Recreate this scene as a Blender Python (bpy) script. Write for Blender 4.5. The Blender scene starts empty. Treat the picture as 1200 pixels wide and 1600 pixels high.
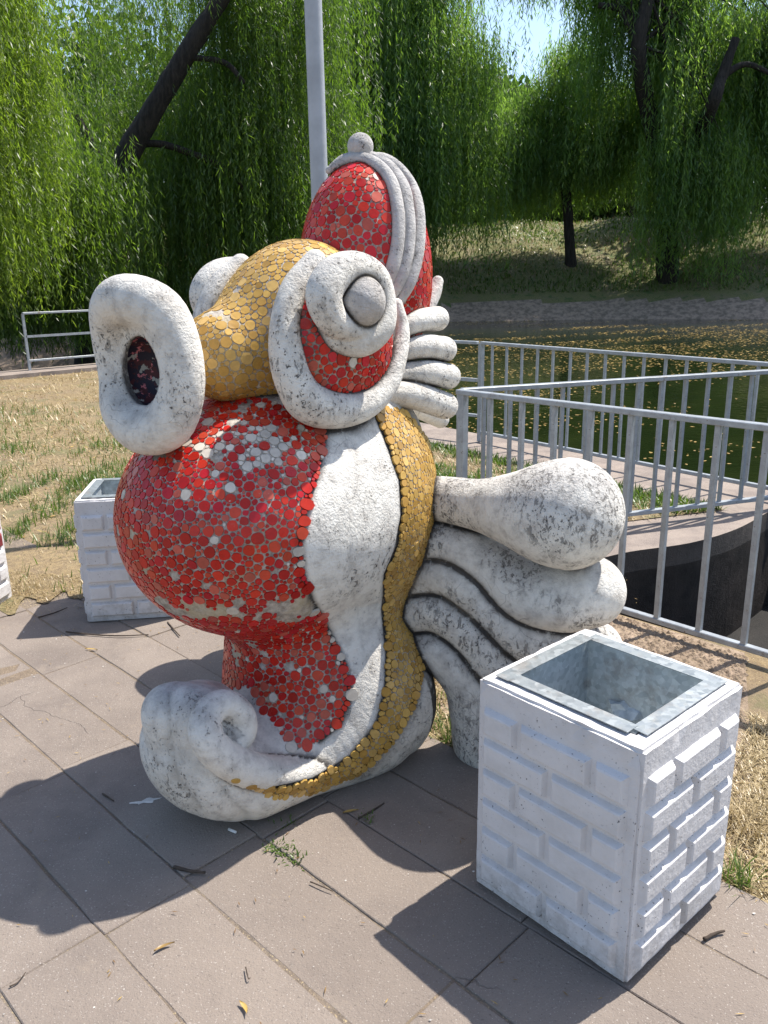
import bpy, bmesh, math, random
import numpy as np
from mathutils import Vector, Matrix
from mathutils.geometry import tessellate_polygon

random.seed(7); np.random.seed(7)
RNG = np.random.default_rng(7)
scene = bpy.context.scene
COL = scene.collection

# ------------------------------------------------------------------ camera
CAM_F, CAM_HZ, CAM_ROLL, CAM_H = 1290.0, 430.0, 0.017, 1.6
PITCH = math.atan((800 - CAM_HZ) / CAM_F)
_c, _s = math.cos(CAM_ROLL), math.sin(CAM_ROLL)
_fw = np.array([0, math.cos(PITCH), -math.sin(PITCH)])
_up0 = np.array([0, math.sin(PITCH), math.cos(PITCH)])
_rt0 = np.array([1.0, 0, 0])
_rt = _c * _rt0 - _s * _up0
_up = _s * _rt0 + _c * _up0
cd = bpy.data.cameras.new('camera')
cd.sensor_fit = 'VERTICAL'; cd.sensor_height = 24.0
cd.lens = 24.0 * CAM_F / 1600.0
cd.clip_start = 0.05; cd.clip_end = 1500
cam = bpy.data.objects.new('camera', cd); COL.objects.link(cam)
cam.matrix_world = Matrix(((_rt[0], _up[0], -_fw[0], 0), (_rt[1], _up[1], -_fw[1], 0), (_rt[2], _up[2], -_fw[2], CAM_H), (0, 0, 0, 1)))
scene.camera = cam
scene.render.resolution_x = 768; scene.render.resolution_y = 1024

# ------------------------------------------------------------------ sky, sun, exposure
SUN_EL, SUN_AZ = 61.5, 57.5            # azimuth from +Y towards +X
w = bpy.data.worlds.new('World'); scene.world = w; w.use_nodes = True
nt = w.node_tree
sky = nt.nodes.new('ShaderNodeTexSky'); sky.sky_type = 'NISHITA'; sky.sun_disc = False
sky.sun_elevation = math.radians(SUN_EL); sky.sun_rotation = math.radians(SUN_AZ)
sky.air_density = 1.0; sky.dust_density = 1.2; sky.ozone_density = 1.0
bgn = nt.nodes['Background']; bgn.inputs['Strength'].default_value = 0.12
nt.links.new(sky.outputs[0], bgn.inputs[0])
sd = bpy.data.lights.new('sun', 'SUN'); sd.energy = 3.9; sd.angle = math.radians(0.5); sd.color = (1.0, 0.95, 0.87)
sun = bpy.data.objects.new('sun', sd); COL.objects.link(sun)
_e, _a = math.radians(SUN_EL), math.radians(SUN_AZ)
SUN_DIR = Vector((math.cos(_e) * math.sin(_a), math.cos(_e) * math.cos(_a), math.sin(_e)))
sun.rotation_euler = SUN_DIR.to_track_quat('Z', 'Y').to_euler()
sun.location = SUN_DIR * 30
vs = scene.view_settings
vs.view_transform = 'Standard'; vs.look = 'None'; vs.gamma = 1.0; vs.use_curve_mapping = False
vs.exposure = 1.05
scene.cycles.max_bounces = 8; scene.cycles.transparent_max_bounces = 6
try: scene.cycles.use_denoising = True
except Exception: pass

# ------------------------------------------------------------------ point helpers
CAMP = np.array([0, 0, CAM_H])
def ray(px, py):
    return _rt * ((px - 600) / CAM_F) + _up * ((800 - py) / CAM_F) + _fw
def gnd(px, py, z=0.0):
    d = ray(px, py); return CAMP + d * ((z - CAM_H) / d[2])
def project(p):
    q = np.asarray(p) - CAMP
    x, y, z = q @ _rt, q @ _up, q @ _fw
    return np.stack([600 + x / z * CAM_F, 800 - y / z * CAM_F], -1)

# ------------------------------------------------------------------ object helpers
def link(o, parent=None):
    COL.objects.link(o)
    if parent is not None: o.parent = parent
    return o
def tag(o, label=None, cat=None, group=None, kind=None):
    if label: o['label'] = label
    if cat: o['category'] = cat
    if group: o['group'] = group
    if kind: o['kind'] = kind
    return o
def empty(name, loc=(0, 0, 0), rz=0.0):
    o = bpy.data.objects.new(name, None); o.empty_display_size = .2
    o.location = loc; o.rotation_euler = (0, 0, rz); return link(o)
def mesh_np(name, V, Fs, mats, parent=None, smooth=False, attrs=None, normals=None, matidx=None):
    """V (n,3); Fs list of (m,k) int arrays"""
    V = np.asarray(V, np.float32)
    me = bpy.data.meshes.new(name)
    Fs = [np.asarray(f, np.int32) for f in Fs if len(f)]
    nl = sum(f.size for f in Fs); npoly = sum(len(f) for f in Fs)
    me.vertices.add(len(V)); me.vertices.foreach_set('co', V.ravel())
    me.loops.add(nl); me.polygons.add(npoly)
    li = np.concatenate([f.ravel() for f in Fs]) if Fs else np.zeros(0, np.int32)
    tot = np.concatenate([np.full(len(f), f.shape[1], np.int32) for f in Fs])
    st = np.concatenate([[0], np.cumsum(tot)[:-1]]).astype(np.int32)
    me.loops.foreach_set('vertex_index', li.astype(np.int32))
    me.polygons.foreach_set('loop_start', st)
    me.polygons.foreach_set('loop_total', tot)
    me.polygons.foreach_set('use_smooth', np.full(npoly, bool(smooth)))
    if not isinstance(mats, (list, tuple)): mats = [mats]
    for m in mats: me.materials.append(m)
    if matidx is not None: me.polygons.foreach_set('material_index', np.asarray(matidx, np.int32))
    me.update(calc_edges=True)
    for k, v in (attrs or {}).items():
        v = np.asarray(v, np.float32)
        if v.ndim == 1:
            a = me.attributes.new(k, 'FLOAT', 'POINT'); a.data.foreach_set('value', v)
        else:
            a = me.attributes.new(k, 'FLOAT_COLOR', 'POINT')
            a.data.foreach_set('color', np.concatenate([v, np.ones((len(v), 1), np.float32)], 1).ravel())
    if normals is not None:
        me.normals_split_custom_set_from_vertices([tuple(x) for x in normals])
    return link(bpy.data.objects.new(name, me), parent)
def bm_obj(name, bm, mat, parent=None, smooth=False):
    me = bpy.data.meshes.new(name); bm.normal_update(); bm.to_mesh(me); bm.free()
    for p in me.polygons: p.use_smooth = smooth
    me.materials.append(mat)
    return link(bpy.data.objects.new(name, me), parent)
def add_box(bm, c, s, rot=None):
    """box centre c, full size s, optional 3x3 rotation"""
    m = Matrix.Diagonal((*s, 1))
    if rot is not None: m = rot.to_4x4() @ m
    m = Matrix.Translation(c) @ m
    return bmesh.ops.create_cube(bm, size=1, matrix=m)['verts']
def add_bar(bm, a, b, wd, ht=None, upv=(0, 0, 1)):
    a, b = Vector(a), Vector(b); d = (b - a); L = d.length; d.normalize()
    u = Vector(upv)
    if abs(u.dot(d)) > .95: u = Vector((0, 1, 0))
    s = d.cross(u).normalized(); u = s.cross(d)
    R = Matrix((d, s, u)).transposed()
    return add_box(bm, (a + b) / 2, (L, wd, ht or wd), R)
def catmull(P, n=6, closed=False):
    P = np.asarray(P, float); N = len(P); out = []
    rng = range(N if closed else N - 1)
    for i in rng:
        p1, p2 = P[i], P[(i + 1) % N]
        p0 = P[(i - 1) % N] if (closed or i > 0) else 2 * p1 - p2
        p3 = P[(i + 2) % N] if (closed or i < N - 2) else 2 * p2 - p1
        for k in range(n):
            t = k / n
            out.append(.5 * (2 * p1 + (p2 - p0) * t + (2 * p0 - 5 * p1 + 4 * p2 - p3) * t * t + (3 * p1 - p0 - 3 * p2 + p3) * t ** 3))
    if not closed: out.append(P[-1])
    return np.array(out)
def tube_arrays(P, R, seg=8, wob=0.0, cap=True):
    P = np.asarray(P, float); n = len(P)
    T = np.gradient(P, axis=0); T /= np.linalg.norm(T, axis=1)[:, None] + 1e-9
    ref = np.array([0.13, 0.2, 1.0]) if abs(T[0, 2]) < .9 else np.array([1.0, 0.1, 0])
    U = np.cross(T, ref); U /= np.linalg.norm(U, axis=1)[:, None] + 1e-9
    W = np.cross(T, U)
    th = np.linspace(0, 2 * np.pi, seg, endpoint=False)
    rr = np.asarray(R, float)[:, None] * (1 + wob * RNG.standard_normal((n, seg)))
    V = P[:, None, :] + rr[:, :, None] * (np.cos(th)[None, :, None] * U[:, None, :] + np.sin(th)[None, :, None] * W[:, None, :])
    V = V.reshape(-1, 3)
    i = np.arange(n - 1)[:, None] * seg; j = np.arange(seg)[None, :]; j2 = (j + 1) % seg
    Q = np.stack([i + j, i + j2, i + seg + j2, i + seg + j], -1).reshape(-1, 4)
    Fs = [Q]
    if cap:
        Fs.append(np.array([list(range(seg))[::-1]])); Fs.append(np.array([list(range((n - 1) * seg, n * seg))]))
    return V, Fs

# ------------------------------------------------------------------ material helpers
class NB:
    def __init__(s, name):
        s.m = bpy.data.materials.new(name); s.m.use_nodes = True
        s.t = s.m.node_tree; s.b = s.t.nodes['Principled BSDF']; s.out = s.t.nodes['Material Output']
        s._oc = None
    def n(s, typ, **kw):
        x = s.t.nodes.new(typ)
        for k, v in kw.items(): setattr(x, k, v)
        return x
    def l(s, a, b): s.t.links.new(a, b)
    def coord(s, kind='Object'):
        if s._oc is None: s._oc = s.n('ShaderNodeTexCoord')
        return s._oc.outputs[kind]
    def val(s, sock, v):
        if hasattr(v, 'is_linked') or isinstance(v, bpy.types.NodeSocket): s.l(v, sock)
        else: sock.default_value = v if not isinstance(v, tuple) or len(v) != 3 or sock.type != 'RGBA' else (*v, 1)
    def noise(s, scale, detail=4, rough=.55, vec=None, dist=0.0):
        x = s.n('ShaderNodeTexNoise'); x.inputs['Scale'].default_value = scale; x.inputs['Detail'].default_value = detail
        x.inputs['Roughness'].default_value = rough; x.inputs['Distortion'].default_value = dist
        s.l(vec if vec is not None else s.coord(), x.inputs['Vector']); return x.outputs['Fac']
    def voro(s, scale, feature='F1', vec=None, rnd=1.0):
        x = s.n('ShaderNodeTexVoronoi', feature=feature); x.inputs['Scale'].default_value = scale; x.inputs['Randomness'].default_value = rnd
        s.l(vec if vec is not None else s.coord(), x.inputs['Vector']); return x.outputs['Distance']
    def ramp(s, f, a, b, lo=0.0, hi=1.0):
        x = s.n('ShaderNodeMapRange'); x.interpolation_type = 'SMOOTHSTEP'
        for i, v in enumerate((f, a, b, lo, hi)): s.val(x.inputs[i], v)
        return x.outputs[0]
    def mix(s, f, a, b, mode='MIX'):
        x = s.n('ShaderNodeMix', data_type='RGBA', blend_type=mode)
        s.val(x.inputs[0], f); s.val(x.inputs[6], a); s.val(x.inputs[7], b); return x.outputs[2]
    def math(s, op, a, b=0.0):
        x = s.n('ShaderNodeMath', operation=op); s.val(x.inputs[0], a); s.val(x.inputs[1], b); return x.outputs[0]
    def attr(s, name, out='Fac'):
        x = s.n('ShaderNodeAttribute'); x.attribute_name = name; return x.outputs[out]
    def objrand(s): return s.n('ShaderNodeObjectInfo').outputs['Random']
    def bump(s, h, dist=.01, strength=1.0, prev=None):
        x = s.n('ShaderNodeBump'); x.inputs['Distance'].default_value = dist; x.inputs['Strength'].default_value = strength
        s.l(h, x.inputs['Height'])
        if prev is not None: s.l(prev, x.inputs['Normal'])
        return x.outputs[0]
    def fin(s, col=None, rough=None, nor=None, **kw):
        if col is not None: s.val(s.b.inputs['Base Color'], col)
        if rough is not None: s.val(s.b.inputs['Roughness'], rough)
        if nor is not None: s.l(nor, s.b.inputs['Normal'])
        for k, v in kw.items(): s.val(s.b.inputs[k.replace('_', ' ')], v)
        return s.m
    def normal_z(s):
        g = s.n('ShaderNodeNewGeometry'); x = s.n('ShaderNodeSeparateXYZ'); s.l(g.outputs['Normal'], x.inputs[0]); return x.outputs[2]

def simple(name, col, rough=.7, metallic=0.0, var=.25, scale=12):
    b = NB(name); f = b.noise(scale, 5)
    c = b.mix(b.ramp(f, .3, .7), tuple(x * (1 - var) for x in col), tuple(min(1, x * (1 + var)) for x in col))
    return b.fin(c, rough, b.bump(b.noise(scale * 8, 3), .002, .5), Metallic=metallic)

def mat_plaster(name, weather=0.5, base=(.77, .735, .665), worn=(.52, .485, .435), flake=.0):
    b = NB(name)
    big = b.noise(5, 6, .6); mid = b.noise(20, 7, .7); fine = b.noise(150, 3, .6)
    c = b.mix(b.ramp(mid, .40, .72), base, worn)
    up = b.math('MULTIPLY', b.ramp(b.normal_z(), .0, .8), b.ramp(big, .25, .6))
    c = b.mix(b.math('MULTIPLY', up, weather), c, (.31, .295, .285))
    # flaked scraps where darker mortar shows, and small pits
    mp = b.n('ShaderNodeMapping'); mp.inputs['Scale'].default_value = (1, 1, .55); mp.inputs['Rotation'].default_value = (.3, .5, 0); b.l(b.coord(), mp.inputs['Vector'])
    fl = b.math('MULTIPLY', b.ramp(b.noise(58, 5, .75, vec=mp.outputs[0], dist=.5), .57 - flake * .03, .60 - flake * .03), b.ramp(b.noise(5, 4, .6), .47 - flake * .12, .64 - flake * .1))
    c = b.mix(b.math('MULTIPLY', fl, .72), c, (.13, .12, .11))
    pits = b.math('MULTIPLY', b.ramp(b.noise(105, 2, .5), .64, .68), b.ramp(b.noise(5, 4, .65), .42, .62))
    c = b.mix(b.math('MULTIPLY', pits, .85), c, (.045, .042, .038))
    ms = b.n('ShaderNodeMapping'); ms.inputs['Scale'].default_value = (26, 26, 2.4); b.l(b.coord(), ms.inputs['Vector'])
    stk = b.math('MULTIPLY', b.ramp(b.noise(1.0, 4, .6, vec=ms.outputs[0], dist=.6), .55, .72), b.ramp(b.noise(4, 3), .42, .6))
    c = b.mix(b.math('MULTIPLY', stk, .42), c, (.28, .265, .25))
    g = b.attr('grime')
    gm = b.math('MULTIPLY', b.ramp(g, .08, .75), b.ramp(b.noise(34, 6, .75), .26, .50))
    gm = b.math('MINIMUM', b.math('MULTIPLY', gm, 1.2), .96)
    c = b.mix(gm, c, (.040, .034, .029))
    stn = b.math('MULTIPLY', b.ramp(b.noise(3.2, 5, .65), .52, .72), .42)
    c = b.mix(stn, c, (.40, .34, .26))
    dv_ = b.n('ShaderNodeVectorMath', operation='ADD'); nz_ = b.n('ShaderNodeTexNoise'); nz_.inputs['Scale'].default_value = 9; b.l(b.coord(), nz_.inputs['Vector'])
    sc_ = b.n('ShaderNodeVectorMath', operation='SCALE'); sc_.inputs['Scale'].default_value = .14; b.l(nz_.outputs['Color'], sc_.inputs[0]); b.l(b.coord(), dv_.inputs[0]); b.l(sc_.outputs[0], dv_.inputs[1])
    cr = b.voro(11, 'DISTANCE_TO_EDGE', vec=dv_.outputs[0])
    crk = b.math('MULTIPLY', b.ramp(cr, .0, .016, 1, 0), b.ramp(b.noise(4, 3), .50, .58))
    c = b.mix(b.math('MULTIPLY', crk, .45), c, (.09, .08, .07))
    h = b.math('ADD', b.math('MULTIPLY', fine, .6), b.noise(60, 6, .7))
    h = b.math('SUBTRACT', h, b.math('MULTIPLY', pits, .8)); h = b.math('SUBTRACT', h, b.math('MULTIPLY', fl, .35))
    return b.fin(c, .9, b.bump(h, .007, .9))
def mat_grout(name):
    b = NB(name); mid = b.noise(40, 6, .7)
    c = b.mix(b.ramp(mid, .35, .7), (.52, .47, .41), (.22, .19, .16))
    c = b.mix(b.math('MULTIPLY', b.ramp(b.noise(6, 3), .5, .62), .6), c, (.50, .42, .27))
    gm = b.math('MULTIPLY', b.attr('grime'), b.ramp(b.noise(30, 5, .7), .2, .55))
    c = b.mix(b.math('MINIMUM', gm, .95), c, (.045, .038, .032))
    return b.fin(c, .92, b.bump(b.noise(90, 5, .7), .006, 1.0))
def mat_tile(name):
    b = NB(name); t = b.attr('tint', 'Color')
    f = b.noise(60, 4, .6)
    c = b.mix(b.ramp(f, .3, .75), t, b.mix(.22, t, (.05, .02, .01)))
    chip = b.math('MULTIPLY', b.ramp(b.noise(85, 4, .7), .66, .70), b.ramp(b.noise(7, 3), .52, .64))
    c = b.mix(b.math('MULTIPLY', chip, .85), c, (.60, .55, .48))
    r = b.math('ADD', b.ramp(b.noise(25, 3), .35, .7, .26, .45), b.math('MULTIPLY', chip, .4))
    return b.fin(c, r, b.bump(f, .001, .4), Coat_Weight=.05, Coat_Roughness=.15, Specular_IOR_Level=.28)

M = {}
M['plaster'] = mat_plaster('white_plaster', .55)
M['plaster_grey'] = mat_plaster('weathered_plaster', .75, (.54, .515, .49), (.38, .36, .345))
M['plaster_fin'] = mat_plaster('weathered_fin_plaster', .6, flake=.75)
M['grout'] = mat_grout('mosaic_grout')
M['tile'] = mat_tile('glazed_tile')
b = NB('mouth_paint')
f1 = b.noise(24, 5, .65); f2 = b.noise(38, 6, .7)
c = b.mix(b.ramp(f1, .46, .50), (.065, .012, .014), (.014, .010, .022))
c = b.mix(b.ramp(f2, .565, .59), c, (.55, .16, .17))
c = b.mix(b.ramp(b.noise(31, 5), .60, .62), c, (.36, .35, .30))
M['mouth'] = b.fin(c, .7, b.bump(f2, .004, .6))

def mat_slab():
    b = NB('paving_slab'); g_ = b.n('ShaderNodeNewGeometry').outputs['Position']
    o = b.objrand()
    c = b.mix(o, (.196, .160, .133), (.246, .203, .168))
    c = b.mix(b.ramp(b.noise(2.2, 6, .65, vec=g_), .38, .72), c, (.184, .150, .126))
    sp = b.ramp(b.noise(190, 2, .6, vec=g_), .63, .69); sd_ = b.ramp(b.noise(150, 2, .6, vec=g_), .36, .30)
    c = b.mix(b.math('MULTIPLY', sp, .5), c, (.48, .44, .40))
    c = b.mix(b.math('MULTIPLY', sd_, .55), c, (.07, .058, .05))
    c = b.mix(b.math('MULTIPLY', b.ramp(b.noise(1.1, 5, .65, vec=g_), .5, .72), .4), c, (.112, .09, .078))
    c = b.mix(b.math('MULTIPLY', b.ramp(b.noise(4.5, 6, .75, vec=g_), .60, .68), .35), c, (.27, .22, .17))
    cr = b.n('ShaderNodeTexVoronoi', feature='DISTANCE_TO_EDGE'); cr.inputs['Scale'].default_value = 1.7
    dv = b.n('ShaderNodeVectorMath', operation='ADD'); nz = b.n('ShaderNodeTexNoise'); nz.inputs['Scale'].default_value = 5; nz.inputs['Detail'].default_value = 6; b.l(g_, nz.inputs['Vector'])
    sc = b.n('ShaderNodeVectorMath', operation='SCALE'); sc.inputs['Scale'].default_value = .3; b.l(nz.outputs['Color'], sc.inputs[0]); b.l(g_, dv.inputs[0]); b.l(sc.outputs[0], dv.inputs[1]); b.l(dv.outputs[0], cr.inputs['Vector'])
    ck = b.math('MULTIPLY', b.ramp(cr.outputs['Distance'], 0, .006, 1, 0), b.ramp(b.noise(.9, 2, vec=g_), .60, .64))
    c = b.mix(b.math('MULTIPLY', ck, .35), c, (.06, .05, .042))
    h = b.math('ADD', b.noise(220, 3, .6, vec=g_), b.noise(36, 5, .6, vec=g_)); h = b.math('SUBTRACT', h, ck)
    return b.fin(c, .9, b.bump(h, .0035, .9))
M['slab'] = mat_slab()
def mat_soil(name, dry=(.285, .205, .10), dark=(.15, .105, .06), green=(.085, .115, .03), gm=.35):
    b = NB(name); f = b.noise(2.2, 8, .7); f2 = b.noise(26, 6, .7); f3 = b.noise(140, 3, .6)
    c = b.mix(b.ramp(f2, .3, .7), dark, dry)
    c = b.mix(b.ramp(f3, .55, .7), c, (.42, .33, .19))
    c = b.mix(b.math('MULTIPLY', b.ramp(b.noise(1.1, 6, .65), .46, .62), .6), c, (.20, .145, .095))
    c = b.mix(b.math('MULTIPLY', b.ramp(f, .50, .66), gm), c, green)
    h = b.math('ADD', f2, b.math('MULTIPLY', f3, .4))
    return b.fin(c, .95, b.bump(h, .02, .8))
M['soil'] = mat_soil('dry_soil', gm=.5)
M['joint'] = mat_soil('joint_dirt', (.22, .175, .135), (.14, .11, .085), gm=.1)
M['gravel'] = mat_soil('gravel_dirt', (.40, .30, .22), (.20, .145, .10), gm=.0)
M['bank'] = mat_soil('bank_grass', (.17, .16, .055), (.08, .09, .028), (.06, .10, .022), gm=.95)
def mat_concrete(name, a, d, rough=.9):
    b = NB(name); f = b.noise(4, 8, .65); f3 = b.noise(150, 3, .6)
    c = b.mix(b.ramp(f, .35, .68), a, d)
    c = b.mix(b.math('MULTIPLY', b.ramp(f3, .6, .68), .5), c, (.12, .1, .09))
    return b.fin(c, rough, b.bump(b.math('ADD', f3, b.noise(30, 5)), .006, .9))
M['kerb'] = mat_concrete('kerb_concrete', (.29, .235, .195), (.185, .15, .13))
M['wall_dark'] = mat_concrete('dark_wall_concrete', (.075, .06, .05), (.03, .025, .022))  # plain dark tone for the inlet and pond walls
M['inlet_shade'] = mat_concrete('inlet_shade_black', (.016, .014, .012), (.008, .007, .006))
def mat_binpaint():
    b = NB('white_bin_paint'); g_ = b.n('ShaderNodeNewGeometry').outputs['Position']
    f = b.noise(9, 6, .65, vec=g_)
    c = b.mix(b.ramp(f, .4, .75), (.63, .61, .605), (.55, .53, .52))
    pit = b.math('MULTIPLY', b.ramp(b.noise(150, 2, .5, vec=g_), .68, .71), b.ramp(b.noise(8, 3, vec=g_), .38, .6))
    c = b.mix(b.math('MULTIPLY', pit, .9), c, (.05, .045, .04))
    sc = b.math('MULTIPLY', b.ramp(b.noise(70, 6, .75, vec=g_), .62, .68), b.ramp(b.noise(5, 3, vec=g_), .5, .65))
    c = b.mix(b.math('MULTIPLY', sc, .4), c, (.30, .28, .25))
    x = b.n('ShaderNodeSeparateXYZ'); b.l(g_, x.inputs[0])
    low = b.math('MULTIPLY', b.ramp(x.outputs[2], .03, .22, 1, 0), b.ramp(b.noise(14, 6, .75, vec=g_), .42, .62))
    c = b.mix(b.math('MULTIPLY', low, .55), c, (.27, .24, .21))
    c = b.mix(b.math('MULTIPLY', b.ramp(b.noise(3.2, 5, .7, vec=g_), .52, .70), .3), c, (.42, .395, .36))
    h = b.math('SUBTRACT', b.noise(60, 5, .6, vec=g_), b.math('MULTIPLY', pit, 1.2))
    return b.fin(c, .75, b.bump(h, .004, .7))
M['bin'] = mat_binpaint()
b = NB('maroon_bin_paint'); c = b.mix(b.ramp(b.noise(12, 5), .4, .7), (.24, .022, .028), (.16, .02, .024))
M['maroon'] = b.fin(c, .7, b.bump(b.noise(60, 5), .004, .6))
def mat_galv(k=1.0):
    b = NB('galvanised_steel'); v = b.n('ShaderNodeTexVoronoi'); v.inputs['Scale'].default_value = 70; b.l(b.coord(), v.inputs['Vector'])
    s_ = b.n('ShaderNodeSeparateColor'); b.l(v.outputs['Color'], s_.inputs[0])
    c = b.mix(s_.outputs[0], (.21 * k, .235 * k, .245 * k), (.31 * k, .335 * k, .345 * k))
    c = b.mix(b.math('MULTIPLY', b.ramp(b.noise(9, 5, .7), .5, .7), .55), c, (.25, .22, .19))
    return b.fin(c, b.ramp(s_.outputs[1], 0, 1, .38, .55), b.bump(b.noise(80, 3), .001, .3), Metallic=.45)
M['galv'] = mat_galv(); M['liner'] = mat_galv(1.75)
b = NB('grey_rail_paint'); c = b.mix(b.ramp(b.noise(16, 5, .65), .35, .7), (.33, .355, .375), (.25, .265, .28))
c = b.mix(b.ramp(b.noise(70, 4, .7), .64, .68), c, (.13, .08, .05)); c = b.mix(b.math('MULTIPLY', b.ramp(b.noise(7, 6, .75), .58, .68), .6), c, (.15, .085, .05))
M['rail'] = b.fin(c, .42, b.bump(b.noise(90, 3), .0015, .4), Metallic=.15)
M['pole'] = simple('pole_paint', (.36, .375, .40), .5, .0, .12, 6)
M['litter_bag'] = simple('crumpled_paper', (.62, .64, .62), .6, 0, .2, 30)
def mat_bark():
    b = NB('bark'); m_ = b.n('ShaderNodeMapping'); m_.inputs['Scale'].default_value = (9, 9, 1.6); b.l(b.coord(), m_.inputs['Vector'])
    f = b.noise(1.5, 6, .7, vec=m_.outputs[0])
    c = b.mix(b.ramp(f, .35, .7), (.013, .010, .008), (.045, .035, .028))
    return b.fin(c, .95, b.bump(f, .06, 1.0))
M['bark'] = mat_bark()
def mat_leaf(name, a, d, trans=.45, tcol=(1.0, 1.25, .35)):
    b = NB(name); t = b.attr('tint')
    c = b.mix(t, a, d)
    b.fin(c, .40, None); b.b.inputs['Specular IOR Level'].default_value = .5
    tr = b.n('ShaderNodeBsdfTranslucent'); b.l(b.mix(1.0, c, (*tcol, 1), 'MULTIPLY'), tr.inputs[0])
    mx = b.n('ShaderNodeMixShader'); mx.inputs[0].default_value = trans
    b.l(b.b.outputs[0], mx.inputs[1]); b.l(tr.outputs[0], mx.inputs[2]); b.l(mx.outputs[0], b.out.inputs[0])
    return b.m
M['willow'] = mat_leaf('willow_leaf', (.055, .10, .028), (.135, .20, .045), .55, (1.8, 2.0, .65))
M['willow_b'] = mat_leaf('willow_leaf_sunlit', (.085, .14, .026), (.20, .26, .055), .55, (1.8, 2.0, .65))  # lighter leaf copy, sunlight put into the colour of the left curtain
M['willow_far'] = mat_leaf('willow_leaf_far_lifted', (.085, .15, .055), (.19, .27, .085), .6, (1.8, 2.0, .75))  # lighter leaf copy; shade in the far crowns lifted through colour
M['leaf_far'] = mat_leaf('broad_leaf', (.04, .08, .022), (.09, .14, .035), .45, (1.3, 1.5, .5))
M['grass'] = mat_leaf('grass_blade', (.055, .10, .018), (.13, .19, .035), .35)
M['straw'] = mat_leaf('dry_straw', (.30, .22, .11), (.50, .40, .22), .15, (1, 1, .8))
M['litter'] = mat_leaf('fallen_leaf', (.16, .085, .03), (.48, .33, .10), .15, (1, 1, .8))
M['twig'] = simple('twig_wood', (.06, .042, .03), .9, 0, .3, 40)
M['paper'] = simple('cigarette_paper', (.70, .69, .66), .8, 0, .1, 60)
M['pebble'] = simple('pale_chip', (.60, .57, .52), .9, 0, .25, 20)
b = NB('pond_water')
M['water'] = b.fin(b.mix(b.ramp(b.noise(.5, 4), .4, .65), (.008, .013, .004), (.014, .020, .006)), .035,
                   b.bump(b.noise(5.5, 3, .5), .014, .55), IOR=1.333)

# ------------------------------------------------------------------ SETTING: land, pond, far bank
def sheet(name, outer, z, mat, holes=(), drop=None, dropmat=None, parent=None):
    loops = [[Vector((p[0], p[1], 0)) for p in outer]] + [[Vector((p[0], p[1], 0)) for p in h] for h in holes]
    tri = tessellate_polygon(loops); pts = [p for L_ in loops for p in L_]
    V = [(p.x, p.y, z) for p in pts]; Fc = []
    for t in tri:
        a, b_, c_ = (pts[i] for i in t)
        if (b_ - a).cross(c_ - a).z < 0: t = (t[0], t[2], t[1])
        Fc.append(t)
    mi = [0] * len(Fc); Q = []
    if drop is not None:
        base = 0
        for L_ in loops:
            n = len(L_); o0 = len(V)
            V += [(p.x, p.y, drop) for p in L_]
            for i in range(n):
                Q.append((base + i, base + (i + 1) % n, o0 + (i + 1) % n, o0 + i))
            base += n
    return mesh_np(name, V, [np.array(Fc), np.array(Q)] if Q else [np.array(Fc)], [mat, dropmat or mat], parent, False, None, None, mi + [1] * len(Q))

WATER_Z = -0.62
PIT = [(1.00, 3.84), (1.35, 3.49), (1.66, 3.19), (2.4, 2.45), (3.3, 1.6), (6, 1.6), (6, 6.2), (2.75, 5.35)] + [tuple(q) for q in catmull([(2.43, 5.01), (2.08, 4.66), (1.72, 4.42), (1.35, 4.29), (1.08, 4.14)], 5)]
FAR_A, FAR_B = np.array([.888, 7.43]), np.array([2.62, 5.16])
_fd = (FAR_B - FAR_A) / np.linalg.norm(FAR_B - FAR_A); _fn = np.array([-_fd[1], _fd[0]])
if _fn[1] < 0: _fn = -_fn
_e0 = FAR_A - _fd * 2.6 + _fn * .28; _e1 = FAR_B + _fd * .35 + _fn * .28
LAND = [(-40, -12), (30, -12), (30, 2), (6.5, 2), (6.5, 6), tuple(_e1), tuple(_e0), (-1.8, 13.0), (-3.4, 17.4), (-4.6, 16.9), (-5.3, 16.2), (-6.4, 15.05), (-7.2, 14.6), (-40, 12)]
tag(sheet('ground', LAND, 0.0, M['soil'], [PIT], -1.3, M['wall_dark']), kind='structure')
V = [(-150, 2, WATER_Z), (150, 2, WATER_Z), (150, 70, WATER_Z), (-150, 70, WATER_Z)]
tag(mesh_np('pond_water', V, [np.array([[0, 1, 2, 3]])], M['water']), kind='structure')

tag(sheet('inlet_shade_sheet', [(.9, 1.5), (6.2, 1.5), (6.2, 6.3), (.9, 6.3)], -.58, M['inlet_shade']), kind='structure')  # near-black sheet over the inlet water; the pit's shade painted as colour
BANKX = np.array([-60, -20, -11, -6, -2.5, 1, 3.4, 11, 18, 40, 90]); BANKY = np.array([22, 20.5, 20.5, 21, 28, 38, 41, 40.6, 38.4, 32, 25.0])
def bank_h(x, y):
    d = y - np.interp(x, BANKX, BANKY)
    h = np.interp(d, [-6, -.4, 0, 1.3, 1.9, 5, 9, 13, 16, 60], [-2.5, -1.0, -.62, .16, .45, 1.95, 3.5, 4.5, 4.75, 4.9])
    bump_ = .12 * np.sin(x * .9 + 1.3 * np.sin(y * .4)) * np.clip((d - 2) / 3, 0, 1)
    return h + bump_, d
gx = np.concatenate([np.linspace(-300, -30, 16), np.linspace(-28, 40, 137), np.linspace(45, 300, 16)])
gy = np.concatenate([np.linspace(14, 60, 116), np.linspace(62, 90, 12), np.geomspace(100, 700, 14)])
GX, GY = np.meshgrid(gx, gy, indexing='ij'); GH, GD = bank_h(GX, GY)
nx_, ny_ = GX.shape; idx = np.arange(nx_ * ny_).reshape(nx_, ny_)
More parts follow.
